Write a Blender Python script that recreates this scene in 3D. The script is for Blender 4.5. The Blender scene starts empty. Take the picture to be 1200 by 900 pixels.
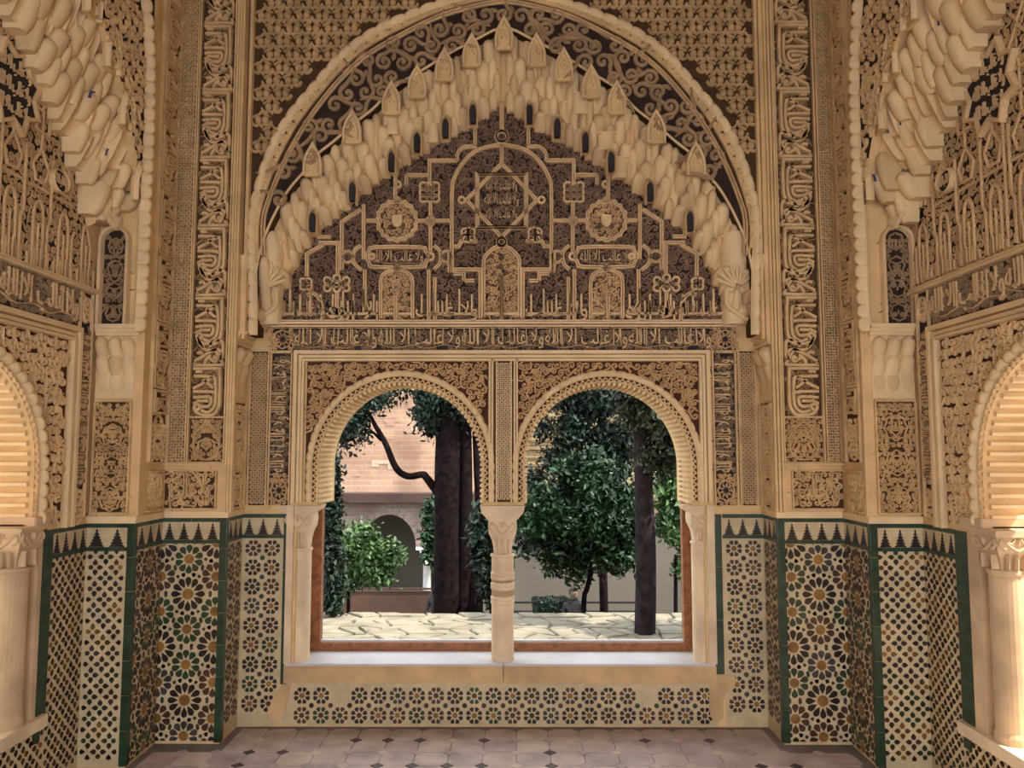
import bpy, math, random
import numpy as np
from mathutils import Matrix, Vector
random.seed(7); rng = np.random.default_rng(7)
S = bpy.context.scene; COL = S.collection
# ------------------------------------------------------------------ camera
FPX, TILT, YAW = 930.11, 0.0828, -0.0042
CAM = np.array([0.0805, 0.0, 1.55])
def cam_inv(d):
    x, y, z = d
    c, s = math.cos(TILT), math.sin(TILT)
    y1, z1 = c*y - s*z, s*y + c*z
    c, s = math.cos(YAW), math.sin(YAW)
    return np.array([c*x + s*y1, -s*x + c*y1, z1])
cam = bpy.data.objects.new('camera', bpy.data.cameras.new('camera')); COL.objects.link(cam)
r_, u_, f_ = cam_inv((1,0,0)), cam_inv((0,0,1)), cam_inv((0,1,0))
cam.matrix_world = Matrix(((r_[0],u_[0],-f_[0],CAM[0]),(r_[1],u_[1],-f_[1],CAM[1]),(r_[2],u_[2],-f_[2],CAM[2]),(0,0,0,1)))
cam.data.sensor_width = 36; cam.data.lens = FPX/1200*36; cam.data.clip_start = .05; cam.data.clip_end = 300
S.camera = cam
# ------------------------------------------------------------------ light
W = bpy.data.worlds.new('sky'); S.world = W; W.use_nodes = True
bg = W.node_tree.nodes['Background']; bg.inputs[0].default_value = (0.93, 0.965, 1.0, 1); bg.inputs[1].default_value = 2.6
sun = bpy.data.objects.new('sun', bpy.data.lights.new('sun', 'SUN')); COL.objects.link(sun)
sun.data.energy = 8.5; sun.data.angle = .01; sun.data.color = (1, .9, .76)
SUNDIR = Vector((.82, -.40, 1.3)); sun.rotation_euler = SUNDIR.to_track_quat('Z', 'Y').to_euler()
S.view_settings.view_transform = 'Standard'; S.view_settings.look = 'None'; S.view_settings.gamma = 1
S.view_settings.use_curve_mapping = False; S.view_settings.exposure = 0.78
# ------------------------------------------------------------------ room plan (metres)
D, YA, YB, YC = 4.617, 4.354, 4.03, 3.76
XA, XB, XC = (1.491, 1.505), (1.836, 1.860), (2.074, 2.119)      # (left, right)
HD = 1.182
ZT = 5.0
# ------------------------------------------------------------------ materials
def nodes(name):
    m = bpy.data.materials.new(name); m.use_nodes = True
    return m, m.node_tree.nodes, m.node_tree.links, m.node_tree.nodes['Principled BSDF']
def mat(name, col, rough=.85, var=.12, scale=9., bump=0., bscale=60., col2=None, spec=.3, detail=4):
    m, N, L, b = nodes(name)
    b.inputs['Roughness'].default_value = rough; b.inputs['Specular IOR Level'].default_value = spec
    tc = N.new('ShaderNodeTexCoord'); n = N.new('ShaderNodeTexNoise'); n.inputs['Scale'].default_value = scale; n.inputs['Detail'].default_value = detail
    geo = N.new('ShaderNodeNewGeometry'); L.new(geo.outputs['Position'], n.inputs['Vector'])
    r = N.new('ShaderNodeValToRGB'); c2 = col2 or tuple(c*(1-2*var) for c in col)
    hi = col if col2 else tuple(min(1, c*(1+var)) for c in col)
    r.color_ramp.elements[0].position = .32; r.color_ramp.elements[0].color = (*c2, 1)
    r.color_ramp.elements[1].position = .66; r.color_ramp.elements[1].color = (*hi, 1)
    L.new(n.outputs['Fac'], r.inputs['Fac']); L.new(r.outputs['Color'], b.inputs['Base Color'])
    if bump:
        n2 = N.new('ShaderNodeTexNoise'); n2.inputs['Scale'].default_value = bscale; n2.inputs['Detail'].default_value = 3
        L.new(geo.outputs['Position'], n2.inputs['Vector'])
        bp = N.new('ShaderNodeBump'); bp.inputs['Strength'].default_value = bump; bp.inputs['Distance'].default_value = .01
        L.new(n2.outputs['Fac'], bp.inputs['Height']); L.new(bp.outputs['Normal'], b.inputs['Normal'])
    return m
M = {}
M['stucco'] = mat('stucco', (.735,.50,.255), var=.08, scale=7, bump=.12, bscale=90)
M['stucco_pale'] = mat('stucco_pale', (.83,.615,.365), var=.06, scale=6, bump=.08)
M['stucco_relief'] = mat('stucco_relief', (.70,.475,.246), var=.10, scale=12)
M['cell'] = mat('cell', (.84,.615,.36), var=.06, scale=6)
_n = M['cell'].node_tree; _b = _n.nodes['Principled BSDF']; _src = _b.inputs['Base Color'].links[0].from_socket
_oi = _n.nodes.new('ShaderNodeObjectInfo'); _rp = _n.nodes.new('ShaderNodeValToRGB'); _rp.color_ramp.elements[0].color = (.82,.78,.74,1); _rp.color_ramp.elements[1].color = (1,1,1,1); _rp.color_ramp.elements[1].position = .6
_mx = _n.nodes.new('ShaderNodeMix'); _mx.data_type = 'RGBA'; _mx.blend_type = 'MULTIPLY'; _mx.inputs[0].default_value = 1
_n.links.new(_oi.outputs['Random'], _rp.inputs['Fac']); _n.links.new(_src, _mx.inputs[6]); _n.links.new(_rp.outputs['Color'], _mx.inputs[7]); _n.links.new(_mx.outputs[2], _b.inputs['Base Color'])
M['strap'] = mat('strap', (.77,.535,.30), var=.08, scale=10)
M['ground_dark'] = mat('ground_dark', (.040,.022,.018), var=.2, scale=20)  # painted ground, darkened further to stand in for shade in the recesses
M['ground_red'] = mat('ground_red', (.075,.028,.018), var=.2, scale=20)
M['ground_brown'] = mat('ground_brown', (.080,.041,.018), var=.15, scale=20)  # ground colour, taken darker to deepen the shade between the carvings
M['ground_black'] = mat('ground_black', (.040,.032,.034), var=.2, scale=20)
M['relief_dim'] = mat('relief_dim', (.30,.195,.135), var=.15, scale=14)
M['marble'] = mat('marble', (.76,.585,.39), rough=.55, var=.10, scale=5, bump=.1, bscale=30)
M['marble_sill'] = mat('marble_sill', (.60,.57,.60), rough=.45, var=.06, scale=5)
M['plaster'] = mat('plaster', (.62,.41,.225), var=.12, scale=6, bump=.1)
M['floor_slab'] = mat('floor_slab', (.52,.405,.375), rough=.45, var=.14, scale=7, bump=.05)
M['floor_slab2'] = mat('floor_slab2', (.46,.365,.355), rough=.45, var=.14, scale=7, bump=.05)
M['floor_pale'] = mat('floor_pale', (.60,.475,.42), rough=.45, var=.1, scale=7)
M['floor_dark'] = mat('floor_dark', (.075,.05,.05), rough=.45, var=.1, scale=7)
M['floor_border'] = mat('floor_border', (.22,.185,.175), rough=.6, var=.15, scale=7)
M['tile_white'] = mat('tile_white', (.60,.47,.29), rough=.35, var=.08, scale=14)
for k, c in dict(black=(.020,.011,.009), brown=(.068,.030,.020), green=(.022,.050,.020), ochre=(.27,.13,.03), slate=(.050,.044,.048), border=(.020,.050,.026)).items():
    M['tile_'+k] = mat('tile_'+k, c, rough=.28, var=.25, scale=14, spec=.5)
M['wood'] = mat('wood', (.30,.115,.045), rough=.5, var=.2, scale=25)
M['blue_paint'] = mat('blue_paint', (.055,.075,.21), var=.15)
# outdoors
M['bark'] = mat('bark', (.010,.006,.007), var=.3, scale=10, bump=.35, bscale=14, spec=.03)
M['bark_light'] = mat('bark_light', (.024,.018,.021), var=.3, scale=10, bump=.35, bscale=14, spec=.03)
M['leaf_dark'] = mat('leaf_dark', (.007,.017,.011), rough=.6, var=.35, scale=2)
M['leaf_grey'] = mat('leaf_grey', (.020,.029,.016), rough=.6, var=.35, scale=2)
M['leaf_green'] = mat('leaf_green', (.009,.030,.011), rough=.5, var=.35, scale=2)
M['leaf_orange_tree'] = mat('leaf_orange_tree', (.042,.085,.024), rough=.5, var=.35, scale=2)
M['rubble'] = mat('rubble', (.150,.128,.098), var=.15, scale=3, bump=.5, bscale=9)
M['mortar'] = mat('mortar', (.085,.068,.05), var=.15, scale=6)
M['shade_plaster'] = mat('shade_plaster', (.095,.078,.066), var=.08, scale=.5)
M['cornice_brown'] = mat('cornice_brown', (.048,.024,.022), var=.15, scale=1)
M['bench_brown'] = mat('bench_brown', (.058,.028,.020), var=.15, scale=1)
M['cloth_dark'] = mat('cloth_dark', (.012,.011,.014), var=.15, scale=5)
M['skin'] = mat('skin', (.14,.08,.055), var=.05)
M['hair'] = mat('hair', (.02,.014,.012), var=.1)
M['garden_ground'] = mat('garden_ground', (.12,.10,.06), var=.3, scale=1)
M['outer_wall'] = mat('outer_wall', (.52,.40,.28), var=.12, scale=1)
def brick_mat(name, c1, c2, mortar, bw, bh, patch=None):
    m, N, L, b = nodes(name); b.inputs['Roughness'].default_value = .9
    geo = N.new('ShaderNodeNewGeometry'); sp = N.new('ShaderNodeSeparateXYZ'); cb = N.new('ShaderNodeCombineXYZ')
    L.new(geo.outputs['Position'], sp.inputs[0]); L.new(sp.outputs['X'], cb.inputs['X']); L.new(sp.outputs['Z'], cb.inputs['Y'])
    t = N.new('ShaderNodeTexBrick'); L.new(cb.outputs[0], t.inputs['Vector']); t.inputs['Scale'].default_value = 1
    t.inputs['Brick Width'].default_value = bw; t.inputs['Row Height'].default_value = bh; t.inputs['Mortar Size'].default_value = bh*.11; t.inputs['Bias'].default_value = -.1
    t.inputs['Color1'].default_value = (*c1,1); t.inputs['Color2'].default_value = (*c2,1); t.inputs['Mortar'].default_value = (*mortar,1)
    n = N.new('ShaderNodeTexNoise'); n.inputs['Scale'].default_value = .9; n.inputs['Detail'].default_value = 5; L.new(geo.outputs['Position'], n.inputs['Vector'])
    r = N.new('ShaderNodeValToRGB'); r.color_ramp.elements[0].position = .35; r.color_ramp.elements[1].position = .65
    r.color_ramp.elements[0].color = (.62,.54,.50,1); r.color_ramp.elements[1].color = (1.1,1.08,1.05,1); L.new(n.outputs['Fac'], r.inputs['Fac'])
    mx = N.new('ShaderNodeMix'); mx.data_type = 'RGBA'; mx.blend_type = 'MULTIPLY'; mx.inputs[0].default_value = 1
    L.new(t.outputs['Color'], mx.inputs[6]); L.new(r.outputs['Color'], mx.inputs[7]); L.new(mx.outputs[2], b.inputs['Base Color'])
    bp = N.new('ShaderNodeBump'); bp.inputs['Strength'].default_value = .5; bp.inputs['Distance'].default_value = .03; bp.invert = True
    L.new(t.outputs['Fac'], bp.inputs['Height']); L.new(bp.outputs['Normal'], b.inputs['Normal'])
    return m
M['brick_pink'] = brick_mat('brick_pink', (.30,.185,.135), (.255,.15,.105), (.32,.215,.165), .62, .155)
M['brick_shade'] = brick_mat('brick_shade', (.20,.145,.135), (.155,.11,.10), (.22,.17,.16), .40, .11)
M['brick_yellow'] = brick_mat('brick_yellow', (.28,.21,.11), (.24,.175,.09), (.12,.09,.05), 1.0, .17)
m, N, L, b = nodes('window_glass'); M['glass'] = m
N.remove(b); out = N['Material Output']; tr = N.new('ShaderNodeBsdfTransparent'); gl = N.new('ShaderNodeBsdfGlossy'); gl.inputs['Roughness'].default_value = .0
mx = N.new('ShaderNodeMixShader'); fr = N.new('ShaderNodeFresnel'); fr.inputs['IOR'].default_value = 1.5
tr.inputs[0].default_value = (.93,.96,.95,1)
mlt = N.new('ShaderNodeMath'); mlt.operation = 'MULTIPLY'; mlt.inputs[1].default_value = .0005; L.new(fr.outputs[0], mlt.inputs[0]); L.new(mlt.outputs[0], mx.inputs[0]); L.new(tr.outputs[0], mx.inputs[1]); L.new(gl.outputs[0], mx.inputs[2]); L.new(mx.outputs[0], out.inputs[0])
# ------------------------------------------------------------------ frames
class Frame:
    "a plane: origin O, axes U (right as seen), V (up), N (towards the room)"
    def __init__(s, O, U, V=(0,0,1)):
        s.O, s.U, s.V = np.array(O, float), np.array(U, float), np.array(V, float); s.N = np.cross(s.U, s.V)
    def mat(s):
        return Matrix([[s.U[i], s.V[i], s.N[i], s.O[i]] for i in range(3)] + [[0,0,0,1]])
    def px(s, x, y, h=0.):
        "the point of the plane (raised by h) that is seen at photo position x, y"
        d = cam_inv(((x-600)/FPX, 1, (450-y)/FPX)); t = ((s.O + s.N*h - CAM)@s.N)/(d@s.N); p = CAM + d*t - s.O
        return (p@s.U, p@s.V)
    def pts(s, L, h=0.): return np.array([s.px(x, y, h) for x, y in L])
    def up(s, h): return Frame(s.O + s.N*h, s.U, s.V)
BACK = Frame((0,D,0), (1,0,0))
FRONT = Frame((0,YA+.03,0), (1,0,0))              # face of the great arch
PBF = Frame((0,YA,0), (1,0,0)); PCF = Frame((0,YB,0), (1,0,0))
SIDE = {-1: dict(A=Frame((-XA[0],0,0),(0,1,0)), B=Frame((-XB[0],0,0),(0,1,0)), C=Frame((-XC[0],0,0),(0,1,0))),
         1: dict(A=Frame((XA[1],0,0),(0,-1,0)), B=Frame((XB[1],0,0),(0,-1,0)), C=Frame((XC[1],0,0),(0,-1,0)))}
# ------------------------------------------------------------------ mesh builder
FLAT = ((-.5,0),(-.40,1),(.40,1),(.5,0)); ROUND = ((-.5,0),(-.36,.72),(0,1),(.36,.72),(.5,0))
GROOVE = ((-.5,0),(-.44,1),(-.11,1),(0,.45),(.11,1),(.44,1),(.5,0))
def cr(P, n=6, closed=False):
    "Catmull-Rom curve through points"
    P = np.asarray(P, float)
    if len(P) < 3: return P
    Q = np.vstack([P[-1:], P, P[:2]]) if closed else np.vstack([2*P[0]-P[1], P, 2*P[-1]-P[-2]])
    out = []; t = np.linspace(0, 1, n, endpoint=False)[:,None]
    for i in range(1, len(Q)-2):
        a, b, c, d = Q[i-1], Q[i], Q[i+1], Q[i+2]
        out.append(.5*((2*b) + (c-a)*t + (2*a-5*b+4*c-d)*t*t + (3*b-a-3*c+d)*t**3))
    out = np.vstack(out)
    return out if closed else np.vstack([out, P[-1:]])
def ribmesh(P, w, h, prof=FLAT, closed=False, z0=0., taper=None, cap=True):
    P = np.asarray(P, float)
    keep = np.r_[True, np.hypot(*(np.diff(P, axis=0).T)) > 1e-6]; P = P[keep]
    if closed and np.hypot(*(P[0]-P[-1])) < 1e-6: P = P[:-1]
    n = len(P)
    if n < 2: return np.zeros((0,3)), []
    if closed: d0 = P - np.roll(P,1,0); d1 = np.roll(P,-1,0) - P
    else:
        d = np.diff(P, axis=0); d0 = np.vstack([d[:1], d]); d1 = np.vstack([d, d[-1:]])
    d0 = d0/np.hypot(*d0.T)[:,None]; d1 = d1/np.hypot(*d1.T)[:,None]
    t = d0+d1; l = np.hypot(*t.T); t = np.where(l[:,None] > .3, t/np.maximum(l,1e-9)[:,None], d1)
    nn = np.stack([-t[:,1], t[:,0]], 1)
    cosv = np.clip((nn[:,0]*-d1[:,1] + nn[:,1]*d1[:,0]), .5, 1)
    pr = np.array(prof); k = len(pr)
    ww = (w if taper is None else w*np.asarray(taper))*np.ones(n)/cosv
    hh = (h if taper is None else h*np.minimum(1, np.asarray(taper)*1.3))*np.ones(n)
    V = np.zeros((n,k,3)); V[:,:,:2] = P[:,None,:] - nn[:,None,:]*(pr[None,:,0:1]*ww[:,None,None]); V[:,:,2] = z0 + pr[None,:,1]*hh[:,None]
    F = []
    m = n if closed else n-1
    for i in range(m):
        j = (i+1) % n
        for q in range(k-1): F.append((i*k+q, i*k+q+1, j*k+q+1, j*k+q)[::-1])
    if not closed and cap:
        F.append(tuple(range(k))[::-1]); F.append(tuple((n-1)*k+q for q in range(k)))
    return V.reshape(-1,3), F
class MB:
    def __init__(s): s.v, s.f, s.n = [], [], 0
    def add(s, v, f):
        v = np.asarray(v, float)
        if len(v) == 0: return
        o = s.n; s.v.append(v); s.n += len(v)
        s.f.extend([tuple(i+o for i in q) for q in f]) if not isinstance(f, np.ndarray) else s.f.extend(map(tuple, (f+o).tolist()))
    def rib(s, P, w, h, prof=FLAT, closed=False, z0=0., taper=None): s.add(*ribmesh(P, w, h, prof, closed, z0, taper))
    def box(s, a, b, bev=0.):
        (x0,y0,z0),(x1,y1,z1) = a, b
        if x0 > x1: x0, x1 = x1, x0
        if y0 > y1: y0, y1 = y1, y0
        if z0 > z1: z0, z1 = z1, z0
        if not bev:
            s.add([(x0,y0,z0),(x1,y0,z0),(x1,y1,z0),(x0,y1,z0),(x0,y0,z1),(x1,y0,z1),(x1,y1,z1),(x0,y1,z1)],
                  [(3,2,1,0),(4,5,6,7),(0,1,5,4),(1,2,6,5),(2,3,7,6),(3,0,4,7)])
        else:
            c = bev; s.prism([(x0+c,y0),(x1-c,y0),(x1,y0+c),(x1,y1-c),(x1-c,y1),(x0+c,y1),(x0,y1-c),(x0,y0+c)], z0, z1, bev)
    def prism(s, P, z0, z1, bev=0.):
        "polygon (counter-clockwise) raised from z0 to z1, top edge chamfered"
        P = np.asarray(P, float)
        if np.sum(P[:,0]*np.roll(P[:,1],-1) - np.roll(P[:,0],-1)*P[:,1]) < 0: P = P[::-1]
        n = len(P); c = P.mean(0); rings = [np.c_[P, np.full(n, z0)]]
        if bev:
            r = np.hypot(*(P-c).T)[:,None]; Q = c + (P-c)*(1-np.minimum(bev/np.maximum(r,1e-6), .6))
            rings += [np.c_[P, np.full(n, z1-bev)], np.c_[Q, np.full(n, z1)]]
        else: rings.append(np.c_[P, np.full(n, z1)])
        F = []
        for k in range(len(rings)-1):
            for i in range(n): F.append((k*n+i, k*n+(i+1)%n, (k+1)*n+(i+1)%n, (k+1)*n+i))
        F.append(tuple((len(rings)-1)*n+i for i in range(n)))
        s.add(np.vstack(rings), F)
    def grid(s, G, flip=False):
        "G: (n,m,3) surface"
        n, m = G.shape[:2]; i = np.arange(n-1)[:,None]*m + np.arange(m-1)[None,:]
        q = np.stack([i, i+1, i+m+1, i+m], -1).reshape(-1,4)
        s.add(G.reshape(-1,3), q[:,::-1] if flip else q)
    def lathe(s, prof, c=(0,0), seg=24):
        "prof: (r,z) from bottom to top round a vertical axis"
        a = np.linspace(0, 2*np.pi, seg+1); pr = np.array(prof)
        G = np.stack([c[0]+pr[:,0:1]*np.cos(a), c[1]+pr[:,0:1]*np.sin(a), np.repeat(pr[:,1:2], seg+1, 1)], -1)
        s.grid(G)
    def tube(s, P, R, seg=8):
        P = np.asarray(P, float); R = np.ones(len(P))*R
        t = np.gradient(P, axis=0); t /= np.linalg.norm(t, axis=1)[:,None]
        ref = np.array([0.,0,1]) if abs(t[0][2]) < .9 else np.array([1.,0,0])
        a = np.linspace(0, 2*np.pi, seg+1); rows = []
        for p, tt, r in zip(P, t, R):
            e1 = np.cross(tt, ref); e1 /= np.linalg.norm(e1); e2 = np.cross(tt, e1)
            rows.append(p + r*(np.cos(a)[:,None]*e1 + np.sin(a)[:,None]*e2))
        s.grid(np.array(rows), flip=True)
    def stamp(s, v, f, pos, ang, sc, hs=None, z0=0.):
        "many copies of a small mesh laid on the plane"
        v = np.asarray(v); pos = np.asarray(pos, float)
        if len(pos) == 0: return
        ang = np.ones(len(pos))*ang; sc = np.ones(len(pos))*sc; hs = sc if hs is None else np.ones(len(pos))*hs
        c, sn = np.cos(ang)[:,None], np.sin(ang)[:,None]
        X = (v[None,:,0]*c - v[None,:,1]*sn)*sc[:,None] + pos[:,0:1]; Y = (v[None,:,0]*sn + v[None,:,1]*c)*sc[:,None] + pos[:,1:2]
        Z = v[None,:,2]*hs[:,None] + z0
        A = np.stack([X,Y,Z], -1)
        for q in A: s.add(q, f)
    def mesh(s, name, material, smooth=False):
        me = bpy.data.meshes.new(name)
        if s.n:
            V = np.vstack(s.v); me.vertices.add(len(V)); me.vertices.foreach_set('co', V.ravel())
            tot = np.fromiter((len(q) for q in s.f), int, len(s.f)); idx = np.fromiter((i for q in s.f for i in q), int, int(tot.sum()))
            me.loops.add(len(idx)); me.loops.foreach_set('vertex_index', idx)
            me.polygons.add(len(tot)); me.polygons.foreach_set('loop_start', np.r_[0, np.cumsum(tot)[:-1]]); me.polygons.foreach_set('loop_total', tot)
            me.update(calc_edges=True); me.validate()
            me.polygons.foreach_set('use_smooth', np.full(len(me.polygons), bool(smooth)))
        me.materials.append(material if not isinstance(material, str) else M[material])
        return me
    def build(s, name, material, parent=None, frame=None, smooth=False, label=None, kind=None, loc=None):
        return place(s.mesh(name, material, smooth), name, parent, frame, label, kind, loc)
def place(me, name, parent=None, frame=None, label=None, kind=None, loc=None, rot=None, scale=None):
    o = bpy.data.objects.new(name, me); COL.objects.link(o)
    if parent is not None: o.parent = parent
    if frame is not None: o.matrix_local = frame.mat() if isinstance(frame, Frame) else frame
    if loc is not None: o.location = loc
    if rot is not None: o.rotation_euler = rot
    if scale is not None: o.scale = scale
    if label: o['label'] = label
    if kind: o['kind'] = kind
    return o
def thing(name, label, cat, loc=(0,0,0), group=None, kind=None):
    o = bpy.data.objects.new(name, None); COL.objects.link(o); o.location = loc
    o['label'] = label; o['category'] = cat
    if group: o['group'] = group
    if kind: o['kind'] = kind
    return o
def tag(o, label, cat=None, kind=None, group=None):
    o['label'] = label
    if cat: o['category'] = cat
    if kind: o['kind'] = kind
    if group: o['group'] = group
    return o
def inpoly(P, x, y):
    P = np.asarray(P); r = np.zeros(np.shape(x), bool); j = len(P)-1
    for i in range(len(P)):
        (xi, yi), (xj, yj) = P[i], P[j]
        if yi != yj: r ^= ((yi > y) != (yj > y)) & (x < (xj-xi)*(y-yi)/(yj-yi)+xi)
        j = i
    return r
# ------------------------------------------------------------------ carved ornament
def curl_mesh(turns=1.25, w=.26, tail=.75, hand=1, leaf=True, n=13):
    "a carved tendril: spiral with a bud at its heart and a tail, unit size"
    a = np.linspace(0, turns*2*np.pi, n); r = .13 + .37*(a/a[-1])**.9
    P = np.stack([r*np.cos(a), hand*r*np.sin(a)], 1)
    e = P[-1]; d = P[-1]-P[-2]; d /= np.hypot(*d)
    out = e/np.hypot(*e)
    tl = [e + d*tail*t + out*tail*.55*t*t for t in (.35,.7,1.)]
    P = np.vstack([P, tl]); tp = np.r_[np.linspace(.75,1,n), .9,.7,.3]
    v, f = ribmesh(P, w, 1., ROUND, taper=tp)
    if leaf:      # bud
        k = 6; aa = np.arange(k)*2*np.pi/k; c = P[0]*.4
        bv = np.vstack([np.c_[c[0]+.17*np.cos(aa), c[1]+.17*np.sin(aa), np.zeros(k)], np.c_[c[0]+.11*np.cos(aa), c[1]+.11*np.sin(aa), np.full(k,.85)]])
        bf = [(i,(i+1)%k,k+(i+1)%k,k+i) for i in range(k)] + [tuple(range(k,2*k))]
        f = f + [tuple(i+len(v) for i in q) for q in bf]; v = np.vstack([v, bv])
    return v, f
CURLS = [curl_mesh(hand=1), curl_mesh(hand=-1), curl_mesh(1.0,.28,.95,1), curl_mesh(1.0,.28,.95,-1)]
CURLS_FAT = [curl_mesh(1.1,.34,.8,1), curl_mesh(1.1,.34,.8,-1), curl_mesh(.85,.38,1.0,1), curl_mesh(.85,.38,1.0,-1)]
def leaf_mesh():
    v = np.array([(0,-.5,0),(.26,-.12,0),(.2,.22,0),(0,.55,0),(-.2,.22,0),(-.26,-.12,0),(0,-.28,.8),(0,.3,1.)])
    f = [(0,1,6),(1,2,7,6),(2,3,7),(3,4,7),(4,5,6,7),(5,0,6)]
    return v, f
LEAF = leaf_mesh()
def curlfill(mb, inside, box, s, h, w=1., leaves=.35, z0=0., jit=.16, size=.92, fat=True):
    u0, u1, v0, v1 = box
    nu, nv = int((u1-u0)/s)+3, int((v1-v0)/(s*.87))+3
    I, J = np.meshgrid(np.arange(nu), np.arange(nv))
    x = u0 + (I + .5*(J%2) - .5)*s + rng.normal(0, jit*.5*s, I.shape); y = v0 + (J-.5)*s*.87 + rng.normal(0, jit*.5*s, I.shape)
    k = inside(x, y); x, y, I, J = x[k], y[k], I[k], J[k]
    kind = (I + J + rng.integers(0,2,I.shape)*2) % 4; ang = rng.uniform(0, 2*np.pi, len(x))
    for q in range(4):
        m = kind == q; mb.stamp(*(CURLS_FAT if fat else CURLS)[q], np.stack([x[m],y[m]],1), ang[m], s*size*w, h, z0)
    if leaves:
        lx = x + s*.5; ly = y + s*.29; k = inside(lx, ly) & (rng.random(len(lx)) < leaves)
        mb.stamp(*LEAF, np.stack([lx[k],ly[k]],1), rng.uniform(0,6.28,k.sum()), s*.55, h*.9, z0)
def rectin(u0, u1, v0, v1): return lambda x, y: (x > u0) & (x < u1) & (y > v0) & (y < v1)
def lattice(mb, u0, u1, v0, v1, p, w, h, z0=0.):
    "diagonal net of ribs clipped to a rectangle"
    W_, H_ = u1-u0, v1-v0
    for sg in (1,-1):
        t = -H_
        while t < W_:
            # line u = u0+t+s, v = v0+s (or mirrored)
            a = max(0, -t); b = min(H_, W_-t)
            if b-a > p*.3:
                P = np.array([(t+a, a), (t+b, b)]); P[:,0] = u0 + (P[:,0] if sg > 0 else W_-P[:,0]); P[:,1] += v0
                mb.rib(P, w, h, FLAT, z0=z0)
            t += p
def sheet(frame, poly, name, material, parent, h=.002, label=None):
    mb = MB(); mb.prism(poly, h-.004, h); return mb.build(name, material, parent, frame, label=label)
def rect(u0, u1, v0, v1): return [(u0,v0),(u1,v0),(u1,v1),(u0,v1)]
MOTTO = '\uFEED\uFEFB \uFECF\uFE8E\uFEDF\uFE90 \uFE8D\uFEFB \uFE8D\uFEDF\uFEE0\uFEEA'   # the dynasty's motto, as carved all over these walls
_txt = {}
def textmesh(body=MOTTO, rev=True):
    if body in _txt: return _txt[body]
    c = bpy.data.curves.new('lettering', 'FONT'); c.body = body[::-1] if rev else body; c.resolution_u = 2
    o = bpy.data.objects.new('lettering', c); COL.objects.link(o)
    me = o.evaluated_get(bpy.context.evaluated_depsgraph_get()).to_mesh()
    V = np.array([v.co[:] for v in me.vertices]); F = [tuple(p.vertices) for p in me.polygons]
    # rim edges for thickness
    from collections import Counter
    E = Counter(); Dr = {}
    for q in F:
        for a, b in zip(q, q[1:]+q[:1]): E[(min(a,b),max(a,b))] += 1; Dr[(min(a,b),max(a,b))] = (a,b)
    rim = [Dr[e] for e, n in E.items() if n == 1]
    bpy.data.objects.remove(o); bpy.data.curves.remove(c)
    lo, hi = V.min(0), V.max(0); V = (V-lo)/np.where(hi-lo > 0, hi-lo, 1); V[:,2] = 0
    _txt[body] = (V, F, rim); return _txt[body]
def text(mb, u0, u1, v0, v1, h, rot=0, z0=0., body=MOTTO):
    "lettering stretched into a rectangle; rot 1: reads upward"
    V, F, rim = textmesh(body); n = len(V); X, Y = V[:,0], V[:,1]
    if rot == 1: X, Y = 1-Y, X
    P = np.stack([u0+(u1-u0)*X, v0+(v1-v0)*Y], 1)
    mb.add(np.vstack([np.c_[P, np.full(n,z0+h)], np.c_[P, np.full(n,z0)]]), list(F) + [(a, a+n, b+n, b) for a, b in rim])
M['block_pale'] = mat('block_pale', (.38,.25,.185), var=.1, scale=1)
M['block_dark'] = mat('block_dark', (.31,.18,.13), var=.1, scale=1)
M['sky_block_plaster'] = mat('sky_block_plaster', (.34,.24,.14), var=.1, scale=.6)
M['marble_warm'] = mat('marble_warm', (.60,.43,.27), rough=.6, var=.12, scale=6, bump=.1, bscale=30)
M['scroll_low'] = mat('scroll_low', (.36,.225,.11), var=.12, scale=10)
M['sebka'] = mat('sebka', (.56,.375,.19), var=.12, scale=12)  # stucco made darker: the shade of the deep undercuts is in the colour
M['side_relief'] = mat('side_relief', (.56,.38,.205), var=.12, scale=12)
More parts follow.
